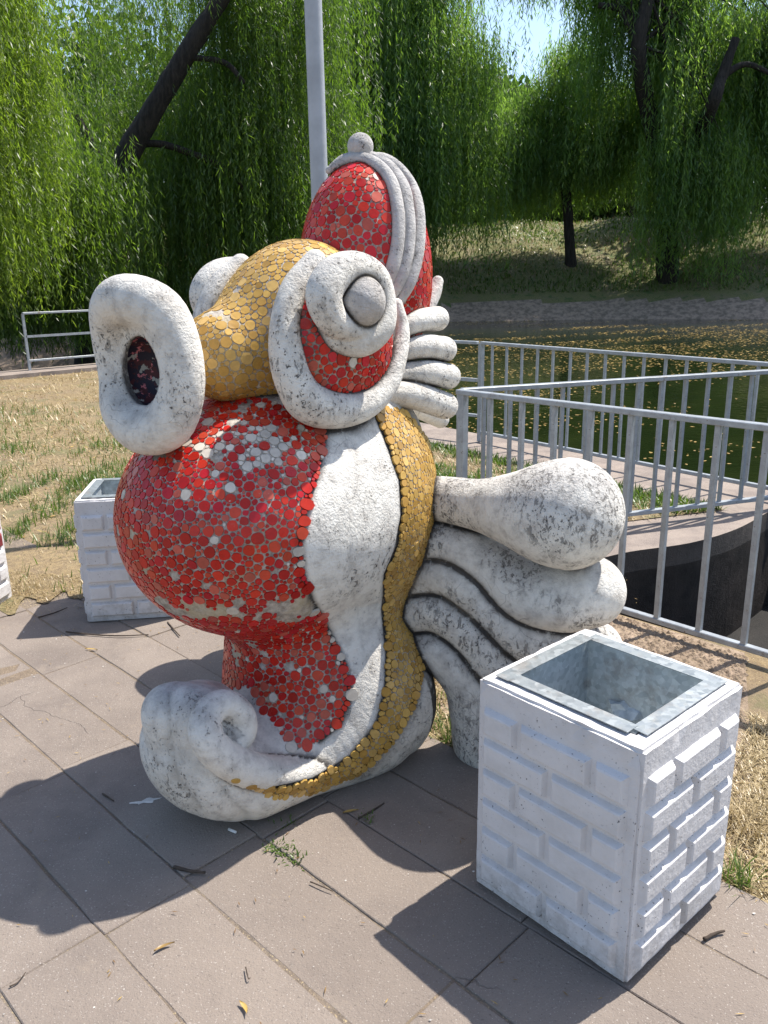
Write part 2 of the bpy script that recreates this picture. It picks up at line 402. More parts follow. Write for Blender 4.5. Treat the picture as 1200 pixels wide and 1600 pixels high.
Q = np.stack([idx[:-1, :-1], idx[1:, :-1], idx[1:, 1:], idx[:-1, 1:]], -1).reshape(-1, 4)
dq = (GD[:-1, :-1] + GD[1:, 1:]).ravel() / 2
M['apron'] = mat_concrete('bank_apron', (.36, .265, .195), (.15, .115, .085))
tag(mesh_np('far_bank', np.stack([GX, GY, GH], -1).reshape(-1, 3), [Q], [M['bank'], M['apron']], None, True, None, None, (dq < 1.45).astype(int)), kind='structure')

# raised platform between the fences
C1 = np.array([.405, 4.384]); MIDB = np.array([2.50, 5.08])
plat = [(.25, 4.50), (.62, 4.25)] + [tuple(q) for q in catmull([(1.08, 4.14), (1.35, 4.29), (1.72, 4.42), (2.08, 4.66), (2.43, 5.01)], 5)] + [(2.75, 5.35), tuple(FAR_B + _fd * .3 + _fn * .27), tuple(FAR_A - _fd * 2.5 + _fn * .27), (-.6, 8.6)]
tag(sheet('platform', plat, .12, M['kerb'], (), -1.2, M['wall_dark']), kind='structure')
gp = [(.36, 4.60), tuple(C1 + (MIDB - C1) * .45 + np.array([-.02, .10])), tuple(C1 + (MIDB - C1) * .86 + np.array([-.03, .08])), tuple(FAR_B - _fd * .45 - _fn * .42), tuple(FAR_A - _fd * .6 - _fn * .42), (-.2, 7.4)]
tag(sheet('platform_lawn', gp, .126, M['soil']), kind='structure')
GRASS_PLAT = gp

# pavement of slabs, laid diagonally
S2 = math.sqrt(2)
pav_edge = 2.76
tag(sheet('pavement_bed', [(-14, 16.7), (-14, -6), (8, -6), (8, pav_edge - 8)], .0155, M['joint']), kind='structure')
pav = tag(bpy.data.objects.new('pavement', None), kind='structure'); link(pav)
LANE, SLEN = .2515, .757
def slab_mesh(i):
    bm = bmesh.new()
    l_, w_ = SLEN - .002 - .003 * RNG.random(), LANE - .002 - .005 * RNG.random()
    vv = add_box(bm, (0, 0, 0), (l_, w_, .03))
    bmesh.ops.subdivide_edges(bm, edges=[e for e in bm.edges if e.calc_length() > .5], cuts=9)
    for v in bm.verts:
        if v.co.z > 0: v.co.y += random.gauss(0, .0011); v.co.x += random.gauss(0, .0008); v.co.z += random.gauss(0, .0006)
    bmesh.ops.bevel(bm, geom=[e for e in bm.edges if all(v.co.z > 0 for v in e.verts)], offset=.0025, segments=1, affect='EDGES')
    me = bpy.data.meshes.new('slab'); bm.to_mesh(me); bm.free(); me.materials.append(M['slab']); return me
SLABM = [slab_mesh(i) for i in range(10)]
for li in range(-6, 26):
    u = (pav_edge / S2) - (li + .5) * LANE                 # along (1,1)/sqrt2
    jit = random.uniform(-.02, .02)
    for k in range(-12, 8):
        v = (-1.38 / S2) + (k + .5) * SLEN + jit            # along (1,-1)/sqrt2
        x, y = (u + v) / S2, (u - v) / S2
        if li < 0: continue
        if y < .35 or y > 5.2: continue
        p = project(np.array([x, y, 0.0]))
        if not (-260 < p[0] < 1460 and 700 < p[1] < 2100): continue
        if x < -1.2 and x + y > 1.95 + .25 * math.sin(x * 5) and y > 3.95: continue
        o = bpy.data.objects.new('slab', SLABM[random.randrange(10)])
        o.location = (x, y, .004 + random.uniform(-.003, .003)); o.rotation_euler = (random.uniform(-.003, .003), random.uniform(-.003, .003), -math.pi / 4 + random.uniform(-.004, .004))
        link(o, pav)
_sp = catmull([gnd(*q)[:2] for q in ((-120, 880), (-120, 990), (-20, 955), (18, 968), (42, 938), (70, 950), (100, 930), (128, 942), (170, 900), (150, 860))], 6, True); _sp = _sp + RNG.normal(0, .006, _sp.shape)
tag(sheet('dirt_spill', [tuple(q) for q in _sp], .0232, M['soil']), kind='structure')
tag(sheet('gravel_strip', [(.10, 2.95), (.55, 2.33), (.98, 1.86), (1.35, 2.75), (1.55, 3.26), (1.02, 3.80), (.3, 4.4)], .003, M['gravel']), kind='structure')

# ------------------------------------------------------------------ fences
def fence(name, A, B, zbase, ztop, zlow, nbars, label, posts=(), rail=.037, bar=.023, low_rails=(), barlist=None):
    root = empty(name, (*A, zbase)); tag(root, label, 'fence')
    A3 = np.array([*A, 0.0]); B3 = np.array([*B, 0.0]); D = B3 - A3
    off = np.array([A[0], A[1], zbase])
    bm = bmesh.new(); add_bar(bm, A3 + [0, 0, ztop] - off, B3 + [0, 0, ztop] - off, rail * 1.25, rail * .7)
    bmesh.ops.bevel(bm, geom=bm.edges[:], offset=.003, segments=1, affect='EDGES'); bm_obj('top_rail', bm, M['rail'], root)
    bm = bmesh.new(); add_bar(bm, A3 + [0, 0, zlow] - off, B3 + [0, 0, zlow] - off, rail * .9, rail * .7)
    bmesh.ops.bevel(bm, geom=bm.edges[:], offset=.003, segments=1, affect='EDGES'); bm_obj('bottom_rail', bm, M['rail'], root)
    for z in low_rails:
        bm = bmesh.new(); add_bar(bm, A3 + [0, 0, z] - off, B3 + [0, 0, z] - off, rail * .8, rail * .8); bm_obj('middle_rail', bm, M['rail'], root)
    d = D / np.linalg.norm(D)
    ts = barlist if barlist is not None else [(i + .5) / nbars for i in range(nbars)]
    me = None
    for t in ts:
        p = A3 + D * t - off
        if me is None:
            bm = bmesh.new(); R = Matrix(((d[0], -d[1], 0), (d[1], d[0], 0), (0, 0, 1)))
            add_box(bm, (0, 0, (ztop + zlow) / 2 - zbase), (bar, bar, ztop - zlow - rail * .7), R)
            o = bm_obj('bar', bm, M['rail'], root); me = o.data
        else: o = link(bpy.data.objects.new('bar', me), root)
        o.location = (p[0], p[1], 0); o.rotation_euler = (random.gauss(0, .0035), random.gauss(0, .0035), random.gauss(0, .03))
    for t in posts:
        p = A3 + D * t - off
        bm = bmesh.new(); R = Matrix(((d[0], -d[1], 0), (d[1], d[0], 0), (0, 0, 1)))
        add_box(bm, (p[0], p[1], (ztop - zbase) / 2), (.04, .04, ztop - zbase - rail * .36), R); bm_obj('post', bm, M['rail'], root)
    return root
FRD = np.array([1.515, 3.204]) - C1
fence('metal_fence', C1, C1 + FRD * 1.75, 0, 1.0, .06, 0, 'nearest grey metal railing, standing in front of the sunken inlet behind the bin',
      posts=(.012, 1.0), barlist=[.078 + i * .0705 for i in range(13)])
fence('metal_fence', C1 + np.array([.02, .03]), MIDB, .12, 1.0, .20, 0, 'grey metal railing on the kerb of the raised platform, behind the inlet',
      posts=(.0, 1.0), bar=.019, barlist=[.06 + i * .074 for i in range(13)])
fence('metal_fence', FAR_A, FAR_B, .12, 1.01, .21, 0, 'farthest grey metal railing along the water edge of the pond',
      posts=(.0, 1.0), bar=.018, barlist=[.05 + i * .0605 for i in range(15)])
# short return of the far railing to the left, two lower rails
r_ = fence('metal_fence', FAR_A + np.array([-.03, .02]), FAR_A + np.array([-.9, .75]), .12, 1.01, .36, 0, 'short railing return with two plain low rails behind the sculpture gills', posts=(1.0,), barlist=[], low_rails=(.68,))
# left railing by the kerb
LA, LB = np.array([-6.27, 14.88]), np.array([-4.2, 16.85])
r_ = fence('metal_fence', LA, LB, .05, 1.06, .24, 0, 'low grey railing with three rails on the kerb under the willows at left', posts=(.0, .52, 1.0), barlist=[], low_rails=(.66,), rail=.05)
kd = (LB - LA) / np.linalg.norm(LB - LA); kn = np.array([-kd[1], kd[0]])
tag(sheet('kerb', [tuple(LA - kd * 9 - kn * .55 + np.array([0, -.6])), tuple(LA - kn * .45), tuple(LB - kn * .45), tuple(LB + kn * .3), tuple(LA + kn * .3), tuple(LA - kd * 9 + kn * .3)], .07, M['kerb'], (), -.3), kind='structure')

# ------------------------------------------------------------------ lamp pole
pole = empty('street_pole', (-.40, 6.0, 0)); tag(pole, 'plain pale grey round metal pole rising behind the sculpture cap', 'pole')
zz = np.linspace(0, 7.5, 16)
V, Fs = tube_arrays(np.stack([0.038 * (zz - 3.3) * 0 , zz * 0, zz], -1), np.interp(zz, [0, .6, .62, 7.5], [.075, .075, .062, .048]), 20)
mesh_np('shaft', V, Fs, M['pole'], pole, True)
V, Fs = tube_arrays([(0, 0, 0), (0, 0, .03)], [.13, .13], 20); mesh_np('base_plate', V, Fs, M['pole'], pole)

# ------------------------------------------------------------------ bins
def bin_thing(loc, rz, label, group, maroon=False):
    root = empty('litter_bin', loc, rz); tag(root, label, 'litter bin', group)
    W_, D_, H_ = .462, .446, .612; hw, hd = W_ / 2, D_ / 2
    bm = bmesh.new()
    # concrete shell: outer walls, top rim with a square hole, inner walls
    iw, idp = hw - .047, hd - .047
    def ring(w2, d2, z): return [bm.verts.new((sx * w2, sy * d2, z)) for sx, sy in ((-1, -1), (1, -1), (1, 1), (-1, 1))]
    rs = [ring(hw - .014, hd - .014, 0), ring(hw - .014, hd - .014, .008), ring(hw + .001, hd + .001, .013), ring(hw, hd, H_), ring(iw, idp, H_), ring(iw, idp, .1)]
    for a, c in zip(rs[:-1], rs[1:]):
        for i in range(4): bm.faces.new((a[i], a[(i + 1) % 4], c[(i + 1) % 4], c[i]))
    bm.faces.new(rs[-1]); bm.faces.new(rs[0][::-1])
    ed = [e for e in bm.edges if (e.verts[0] in rs[3] or e.verts[1] in rs[3]) and not (e.verts[0] in rs[4] or e.verts[1] in rs[4])]
    bmesh.ops.bevel(bm, geom=ed, offset=.007, segments=2, affect='EDGES')
    bmesh.ops.subdivide_edges(bm, edges=[e for e in bm.edges if e.calc_length() > .2], cuts=14, use_grid_fill=True)
    for v in bm.verts:
        k = .0014 if v.co.z > H_ - .02 else .0008
        if v.co.z > H_ - .03 and max(abs(v.co.x) / hw, abs(v.co.y) / hd) > .97 and random.random() < .16: v.co += Vector((-.006 * v.co.x / hw, -.006 * v.co.y / hd, -.004))
        v.co += Vector((random.gauss(0, k * .6), random.gauss(0, k * .6), random.gauss(0, k * .5) if v.co.z > .03 else 0))
    bm_obj('concrete_shell', bm, M['bin'], root)
    # raised bricks, six courses on every face
    def brick_mesh(wd, ht, dp=.016, ins=.010):
        a, h2 = wd / 2, ht / 2; ai, hi = a - ins, h2 - ins
        V = []
        for (ww, hh, dd) in ((a, h2, -.004), (ai, hi, dp * .86), (ai - .004, hi - .004, dp)):
            V += [(-ww, -dd, -hh), (ww, -dd, -hh), (ww, -dd, hh), (-ww, -dd, hh)]
        Q = []
        for r in (0, 4):
            for i in range(4): Q.append((r + i, r + (i + 1) % 4, r + 4 + (i + 1) % 4, r + 4 + i))
        Q.append((8, 9, 10, 11)); return V, np.array(Q)
    cache = {}
    for face in range(4):
        ang = face * math.pi / 2; wface = W_ if face % 2 == 0 else D_; dist = hd if face % 2 == 0 else hw
        x0, x1 = -wface / 2 + .022, wface / 2 - .026; span = x1 - x0
        for row in range(6):
            zc = .073 + (5 - row) * .0862
            cuts = [(0, .26), (.28, .77), (.79, 1.0)] if row % 2 == 0 else [(0, .49), (.51, 1.0)]
            for (a, c_) in cuts:
                wd = round((c_ - a) * span, 4); mt = M['maroon'] if (maroon and row < 3) else M['bin']; key = (wd, mt.name)
                if key not in cache:
                    Vb, Qb = brick_mesh(wd, .079)
                    o = mesh_np('brick', Vb, [Qb], mt, root); cache[key] = o.data
                else: o = link(bpy.data.objects.new('brick', cache[key]), root)
                xc = x0 + (a + c_) / 2 * span
                o.location = (math.cos(ang) * xc + math.sin(ang) * dist, math.sin(ang) * xc - math.cos(ang) * dist, zc)
                o.rotation_euler = (0, 0, ang)
    # galvanised liner and four overlapping rim strips
    bm = bmesh.new(); lw, ld = iw - .004, idp - .004
    top = [bm.verts.new((sx * lw, sy * ld, H_ + .003)) for sx, sy in ((-1, -1), (1, -1), (1, 1), (-1, 1))]
    mid_ = [bm.verts.new((sx * lw * .96, sy * ld * .96, H_ - .25)) for sx, sy in ((-1, -1), (1, -1), (1, 1), (-1, 1))]
    for i in range(4): bm.faces.new((top[i], top[(i + 1) % 4], mid_[(i + 1) % 4], mid_[i]))
    bm.faces.new(mid_); bm_obj('liner', bm, M['liner'], root)
    bm = bmesh.new(); add_bar(bm, (lw - .006, ld - .006, H_ - .25), (lw - .006, ld - .006, H_ - .01), .010); bm_obj('seam', bm, M['galv'], root)
    sw = .042
    for i, (c, s, zo) in enumerate((((-.0, -ld - .004 + .004, 0), (2 * lw + .01, sw), .006), ((lw, .0, 0), (sw, 2 * ld + .012), .0072), ((0, ld, 0), (2 * lw + .012, sw), .006), ((-lw, 0, 0), (sw, 2 * ld + .012), .0072))):
        bm = bmesh.new(); shift = (.012 if i in (0, 2) else 0, 0.012 if i in (1, 3) else 0)
        add_box(bm, (c[0] + (shift[0] if i == 2 else -shift[0]), c[1] + (shift[1] if i == 1 else -shift[1]), H_ + zo), (s[0], s[1], .002))
        o = bm_obj('rim_strip', bm, M['galv'], root); o.rotation_euler = (random.uniform(-.006, .006), random.uniform(-.006, .006), 0)
    return root
_L, _Fq, _R = gnd(738, 1385), gnd(968, 1550), gnd(1130, 1410)
cen = (_L + _R) / 2; ang = math.atan2(*(( _Fq - _L)[:2][::-1])) + .01
near_bin = bin_thing((cen[0], cen[1], .02), ang, 'white square concrete bin with raised bricks, nearest the camera at the lower right', 'white concrete bins')
a0 = gnd(138, 979); a1 = gnd(245, 972); dv = (a1 - a0)[:2] / np.linalg.norm((a1 - a0)[:2]); dn = np.array([-dv[1], dv[0]])
lc = a0[:2] + dv * .231 + dn * .223
bin_thing((*lc, .012), math.atan2(dv[1], dv[0]), 'white square concrete bin half hidden behind the red belly at left', 'white concrete bins')
e0 = gnd(14, 985)
bin_thing((e0[0] - .405, e0[1] + .2, .012), math.radians(-8), 'concrete bin with maroon upper bricks cut off by the left edge', 'white concrete bins', True)
# crumpled paper lying in the near bin
bm = bmesh.new(); bmesh.ops.create_icosphere(bm, subdivisions=2, radius=.05)
for v in bm.verts: v.co = v.co * (1 + random.uniform(-.35, .25)); v.co.z *= .6
o = bm_obj('crumpled_paper', bm, M['litter_bag']); cA = math.cos(ang); sA = math.sin(ang)
_pp = gnd(978, 1108, .46); o.location = (_pp[0], _pp[1], .46)
tag(o, 'crumpled white paper lying inside the near bin', 'litter')
#@@FISH
# ------------------------------------------------------------------ FISH SCULPTURE
FA = math.radians(44.0)
FF = np.array([-math.cos(FA), -math.sin(FA), 0]); FL = np.array([math.sin(FA), -math.cos(FA), 0]); FO = np.array([-0.20, 2.60, 0.0])
FROT = math.atan2(FF[1], FF[0])
def to_local(p):
    q = np.asarray(p) - FO; return np.stack([q @ FF, q @ FL, q[..., 2]], -1)
def to_world(p):
    p = np.asarray(p); return FO + p[..., 0:1] * FF + p[..., 1:2] * FL + p[..., 2:3] * np.array([0, 0, 1.0])
def at_l(px, py, l):
    d = ray(px, py); t = (l - (CAMP - FO) @ FL) / (d @ FL); return to_local(CAMP + d * t), t
def pts_l(rows):
    P, R = [], []
    for px, py, l, r in rows:
        p, t = at_l(px, py, l); P.append(p); R.append(r / CAM_F * t)
    return np.array(P), np.array(R)
def pts_y(rows):
    """px, py, world depth Y, radius px"""
    P, R = [], []
    for px, py, Y, r in rows:
        d = ray(px, py); t = Y / d[1]; P.append(to_local(CAMP + d * t)); R.append(r / CAM_F * t)
    return np.array(P), np.array(R)
# --- signed distance pieces
def sd_ell(c, r):
    c, r = np.array(c), np.array(r)
    def f(p):
        x, y, z = (p[..., 0] - c[0]) / r[0], (p[..., 1] - c[1]) / r[1], (p[..., 2] - c[2]) / r[2]
        k0 = np.sqrt(x * x + y * y + z * z); k1 = np.sqrt((x / r[0]) ** 2 + (y / r[1]) ** 2 + (z / r[2]) ** 2)
        return k0 * (k0 - 1) / np.maximum(k1, 1e-6)
    return f
def sd_tube(P, R, n=5, closed=False, ls=1.0):
    C = catmull(np.concatenate([P, R[:, None]], 1), n, closed)
    if closed: C = np.concatenate([C, C[:1]])
    sc = np.array([1, 1 / ls, 1])
    A, B, ra, rb = C[:-1, :3] * sc, C[1:, :3] * sc, C[:-1, 3], C[1:, 3]
    def f(p):
        X, Y, Z = p[..., 0], p[..., 1] * sc[1], p[..., 2]; out = None
        for a, b_, r0, r1 in zip(A, B, ra, rb):
            d = b_ - a; L2 = d @ d + 1e-12; x, y, z = X - a[0], Y - a[1], Z - a[2]
            t = np.clip((x * d[0] + y * d[1] + z * d[2]) / L2, 0, 1)
            x = x - t * d[0]; y = y - t * d[1]; z = z - t * d[2]
            v = np.sqrt(x * x + y * y + z * z) - (r0 + (r1 - r0) * t)
            out = v if out is None else np.minimum(out, v)
        return out
    f.bounds = (np.min(C[:, :3] - C[:, 3:] * max(1, ls), 0), np.max(C[:, :3] + C[:, 3:] * max(1, ls), 0))
    return f
def smin(a, b_, k):
    h = np.clip(.5 + .5 * (b_ - a) / k, 0, 1); return b_ + (a - b_) * h - k * h * (1 - h)
def union(fs, k):
    def f(p):
        o = fs[0](p)
        for g in fs[1:]: o = smin(o, g(p), k)
        return o
    return f
def mirror(f): return lambda p: f(p * np.array([1, -1, 1]))
def grad(f, p, e=.002):
    g = np.stack([f(p + d) - f(p - d) for d in np.eye(3) * e], -1)
    return g / (np.linalg.norm(g, axis=-1, keepdims=True) + 1e-9)
def surface(f, lo, hi, h):
    lo, hi = np.asarray(lo) - 2 * h, np.asarray(hi) + 2 * h
    n = np.ceil((hi - lo) / h).astype(int) + 1
    ax = [lo[i] + h * np.arange(n[i]) for i in range(3)]
    # coarse pass, then the fine grid only near the surface
    st = 4; cx = [np.arange(0, k + st, st) for k in n]
    Gc = np.stack(np.meshgrid(*[lo[i] + h * cx[i] for i in range(3)], indexing='ij'), -1); Fc_ = f(Gc)
    Fv = np.repeat(np.repeat(np.repeat(Fc_, st, 0), st, 1), st, 2)[st // 2:, st // 2:, st // 2:][:n[0], :n[1], :n[2]].copy()
    nr = np.argwhere(np.abs(Fv) < h * st * 1.6)
    Fv[tuple(nr.T)] = f(lo + h * nr)
    c = [Fv[i:n[0] - 1 + i, j:n[1] - 1 + j, k:n[2] - 1 + k] for i in (0, 1) for j in (0, 1) for k in (0, 1)]
    neg = sum((x < 0).astype(int) for x in c)
    act = (neg > 0) & (neg < 8)
    ids = np.full(act.shape, -1, int); ids[act] = np.arange(act.sum())
    ii = np.argwhere(act)
    corner = np.array([(i, j, k) for i in (0, 1) for j in (0, 1) for k in (0, 1)])
    cv = np.stack([x[act] for x in c], -1)
    acc = np.zeros((len(ii), 3)); cnt = np.zeros(len(ii))
    for a in range(8):
        for b_ in range(a + 1, 8):
            if np.abs(corner[a] - corner[b_]).sum() != 1: continue
            va, vb = cv[:, a], cv[:, b_]; cross = (va < 0) != (vb < 0)
            t = np.where(cross, va / np.where(cross, va - vb, 1), 0)
            acc += cross[:, None] * (corner[a] + t[:, None] * (corner[b_] - corner[a])); cnt += cross
    V = lo + h * (ii + acc / cnt[:, None])
    Qs = []
    for d in range(3):
        u, v = (d + 1) % 3, (d + 2) % 3
        sl0 = [slice(None)] * 3; sl1 = [slice(None)] * 3
        sl0[d] = slice(0, -1); sl1[d] = slice(1, None)
        s0 = Fv[tuple(sl0)] < 0; s1 = Fv[tuple(sl1)] < 0
        ch = np.argwhere(s0 != s1)
        ok = (ch[:, u] > 0) & (ch[:, v] > 0) & (ch[:, u] < n[u] - 1) & (ch[:, v] < n[v] - 1); ch = ch[ok]
        fl = s0[tuple(ch.T)]
        e_u, e_v = np.eye(3, dtype=int)[u], np.eye(3, dtype=int)[v]
        q = np.stack([ids[tuple((ch - e_u - e_v).T)], ids[tuple((ch - e_v).T)], ids[tuple(ch.T)], ids[tuple((ch - e_u).T)]], -1)
        q[~fl] = q[~fl][:, ::-1]; Qs.append(q)
    Q = np.concatenate(Qs)
    for _ in range(2):
        d = f(V); g = grad(f, V); V = V - np.clip(d, -h, h)[:, None] * g
    return V, Q, grad(f, V)

fish = empty('fish_sculpture', tuple(FO), FROT)
tag(fish, 'weathered concrete fish sculpture with red and ochre mosaic, fat lips and a red cap', 'sculpture')

# --- primitives (fish frame: x forward to the lips, y towards the near side, z up)
BELLY = sd_ell((.262, 0, .908), (.415, .40, .362))
TRUNK = sd_tube(np.array([(-.01, 0, 1.27), (-.03, 0, 1.12), (-.055, 0, .97), (-.055, 0, .82), (-.03, 0, .66), (.03, 0, .50), (.04, 0, .34), (-.02, 0, .20)], float),
                np.array([.19, .25, .315, .31, .26, .262, .305, .285]))
BASE = sd_tube(np.array([(-.04, 0, .22), (.12, .03, .175), (.27, .05, .145), (.42, .05, .15)], float), np.array([.26, .205, .165, .15]), ls=1.5)
SCROLL = sd_tube(np.array([(.34, .05, .15), (.47, .05, .16), (.56, .05, .215), (.59, .05, .295), (.56, .05, .355), (.50, .05, .365), (.465, .05, .325), (.49, .05, .285)], float),
                 np.array([.145, .15, .14, .118, .095, .075, .055, .035]), ls=1.5)
P, R = pts_l([(268, 1112, .05, 46), (318, 1118, .13, 46), (352, 1140, .17, 40)])
HOOK = sd_tube(P, R, 5)
P, R = pts_l([(604, 1010, .215, 15), (606, 1075, .215, 20), (578, 1138, .235, 23), (520, 1185, .255, 25), (455, 1207, .265, 26), (398, 1204, .265, 28), (350, 1184, .26, 28), (322, 1150, .245, 27), (326, 1114, .22, 25), (353, 1100, .215, 23), (377, 1118, .22, 22), (381, 1144, .225, 20), (369, 1158, .23, 17), (358, 1146, .215, 16)])
RIDGE = sd_tube(P, R, 6)
_cp, _ct = at_l(360, 1144, .185); CORE = sd_ell(_cp, (.062, .062, .062))
def BODY_F(p):
    a = smin(BELLY(p), TRUNK(p), .19)
    b_ = smin(TRUNK(p), BASE(p), .14)
    c = smin(smin(smin(a, b_, .05), SCROLL(p), .04), HOOK(p), .05)
    return smin(smin(c, CORE(p), .02), RIDGE(p), .014)
HEAD_F = union([sd_ell((.055, 0, 1.455), (.235, .235, .25)),
                sd_tube(np.array([(.15, 0, 1.42), (.25, 0, 1.40), (.31, 0, 1.393), (.335, 0, 1.39)], float), np.array([.17, .142, .131, .127]))], .10)
CAP_C, CAP_R = np.array([-.215, 0, 1.60]), np.array([.212, .208, .34])
CAP_F = sd_ell(CAP_C, CAP_R)
P, R = pts_l([(200, 467, 0, 38), (252, 486, .09, 37), (281, 545, .13, 33), (285, 612, .13, 34), (264, 662, .085, 38), (225, 672, 0, 38), (190, 642, -.08, 31), (180, 588, -.12, 25), (170, 528, -.12, 26), (172, 482, -.07, 31)])
LIPRING = sd_tube(P, R, 5, True)
lipc = P.mean(0)
LIPDISC = sd_ell((lipc[0] - .05, lipc[1], lipc[2]), (.065, .13, .165))
THROAT = sd_tube(np.array([(.36, 0, 1.39), (.46, 0, 1.388), (.53, 0, 1.385)], float), np.array([.118, .116, .112]))
def at_f(px, py, fq):
    d = ray(px, py); t = (fq - (CAMP - FO) @ FF) / (d @ FF); return to_local(CAMP + d * t)
MC = at_f(233, 580, lipc[0] - .012); MR = np.array([.066, .098, .094])
MCAV = sd_ell(MC, MR)
def LIPS_F(p): return np.maximum(smin(LIPRING(p), LIPDISC(p), .05), -MCAV(p))
P, R = pts_l([(492, 408, .215, 18), (461, 450, .225, 22), (446, 505, .235, 24), (448, 555, .245, 28), (460, 598, .26, 30), (484, 630, .27, 33), (527, 640, .275, 30), (570, 628, .275, 27), (602, 598, .27, 22), (622, 555, .265, 15), (629, 515, .25, 11), (620, 475, .23, 9)])
RIM_F = sd_tube(P, R, 6)
dc, _ = at_l(532, 535, .235)
DISH_F = sd_ell(dc, (.185, .085, .195))
P, R = pts_l([(572, 520, .345, 10), (545, 516, .335, 18), (518, 498, .33, 25), (506, 462, .325, 29), (522, 430, .32, 29), (553, 420, .315, 27), (582, 435, .315, 26), (594, 472, .32, 25), (590, 508, .325, 27), (563, 530, .315, 28), (527, 528, .30, 25), (503, 512, .285, 16)])
BALL_F = sd_tube(P, R, 6)
pc, pt = at_l(565, 471, .34); PUP_F = sd_ell(pc, (.067, .062, .068))
kp, kt = at_l(563, 229, 0)
KNOB_F = union([sd_ell(kp, (.040, .040, .040)), sd_tube(np.array([kp - [0, 0, .03], kp - [0, 0, .075]]), np.array([.03, .035]))], .015)
GILLS = []
for rows in ([(612, 522, .17, 15), (650, 503, .20, 18), (683, 498, .20, 19)], [(612, 554, .18, 15), (660, 542, .22, 19), (694, 546, .22, 20)],
             [(612, 585, .19, 16), (664, 582, .23, 20), (700, 588, .23, 20)], [(590, 612, .20, 17), (648, 618, .23, 22), (695, 634, .23, 21)],
             [(660, 500, .06, 9), (676, 462, .05, 12), (684, 440, .05, 9)], [(655, 640, .05, 14), (688, 655, .0, 14)]):
    P, R = pts_l(rows); GILLS.append(sd_tube(P, R, 5))
FIN = []
for rows in ([(650, 775, 2.62, 34), (705, 782, 2.56, 37), (755, 790, 2.49, 42), (812, 797, 2.41, 60), (860, 802, 2.36, 80), (886, 803, 2.34, 88)],
             [(635, 848, 2.62, 36), (705, 850, 2.56, 40), (765, 882, 2.50, 44), (820, 920, 2.44, 52), (880, 932, 2.40, 56), (920, 924, 2.38, 57)],
             [(635, 902, 2.60, 34), (700, 897, 2.54, 38), (755, 932, 2.49, 42), (810, 982, 2.46, 46), (880, 1012, 2.44, 48), (930, 1012, 2.44, 42)],
             [(625, 960, 2.60, 34), (685, 950, 2.55, 40), (740, 982, 2.50, 44), (785, 1040, 2.48, 48), (830, 1085, 2.47, 52), (880, 1110, 2.46, 50)],
             [(630, 1015, 2.60, 36), (690, 1015, 2.54, 42), (737, 1058, 2.51, 48), (762, 1110, 2.51, 60), (770, 1150, 2.52, 64), (772, 1172, 2.52, 60)]):
    P, R = pts_y(rows); FIN.append(sd_tube(P, R, 5))
ALLF = {'body': BODY_F, 'head': HEAD_F, 'cap': CAP_F, 'lips': LIPS_F, 'rim': RIM_F, 'ball': BALL_F}

def make(name, f, lo, hi, h, mat, parent=fish, crease=(), cw=.014, flip=False, shift=(0, 0, 0)):
    V, Q, N = surface(f, lo, hi, h)
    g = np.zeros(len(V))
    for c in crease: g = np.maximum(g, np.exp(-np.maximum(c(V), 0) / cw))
    if flip:
        V = V * [1, -1, 1] + shift; Q = Q[:, ::-1]
    return mesh_np(name, V, [Q], mat, parent, True, {'grime': g})

# --- body, split by surface finish into chest / flank panels / side stripes / back
V, Q, N = surface(BODY_F, (-.36, -.42, -.06), (.82, .42, 1.42), .0085)
RED = np.array([(330, 600), (505, 655), (508, 690), (498, 735), (480, 790), (470, 845), (472, 890), (488, 940), (515, 990), (540, 1040), (548, 1085), (532, 1130), (500, 1158), (450, 1176), (395, 1183), (392, 1150), (380, 1112), (330, 1075), (290, 1060), (120, 1000), (120, 600)], float)
YEL = np.array([(588, 640), (612, 700), (630, 750), (633, 805), (623, 860), (606, 900), (602, 955), (608, 1020), (606, 1075), (590, 1135), (550, 1185), (490, 1222), (430, 1236), (385, 1228), (362, 1216),
                (366, 1220), (430, 1246), (490, 1240), (560, 1211), (612, 1165), (648, 1105), (662, 1045), (648, 990), (634, 950), (645, 905), (668, 855), (688, 795), (692, 740), (672, 690), (632, 640)], float)
BAND = np.concatenate([RED[1:15], [(380, 1165), (350, 1195)], YEL[:15][::-1]])
def inpoly(p, poly):
    x, y = p[:, 0], p[:, 1]; ins = np.zeros(len(p), bool); n = len(poly)
    for i in range(n):
        x0, y0 = poly[i]; x1, y1 = poly[(i + 1) % n]
        c = ((y0 > y) != (y1 > y)) & (x < (x1 - x0) * (y - y0) / (y1 - y0 + 1e-12) + x0); ins ^= c
    return ins
def dist_line(p, ln):
    o = np.full(len(p), 1e9)
    for a, b_ in zip(ln[:-1], ln[1:]):
        d = b_ - a; t = np.clip(((p - a) @ d) / (d @ d), 0, 1); o = np.minimum(o, np.linalg.norm(p - a - t[:, None] * d, axis=1))
    return o
def side_px(Vl):                      # region outlines were read from the near side; the far side mirrors it
    m = Vl.copy(); m[:, 1] = np.abs(m[:, 1]); return project(to_world(m))
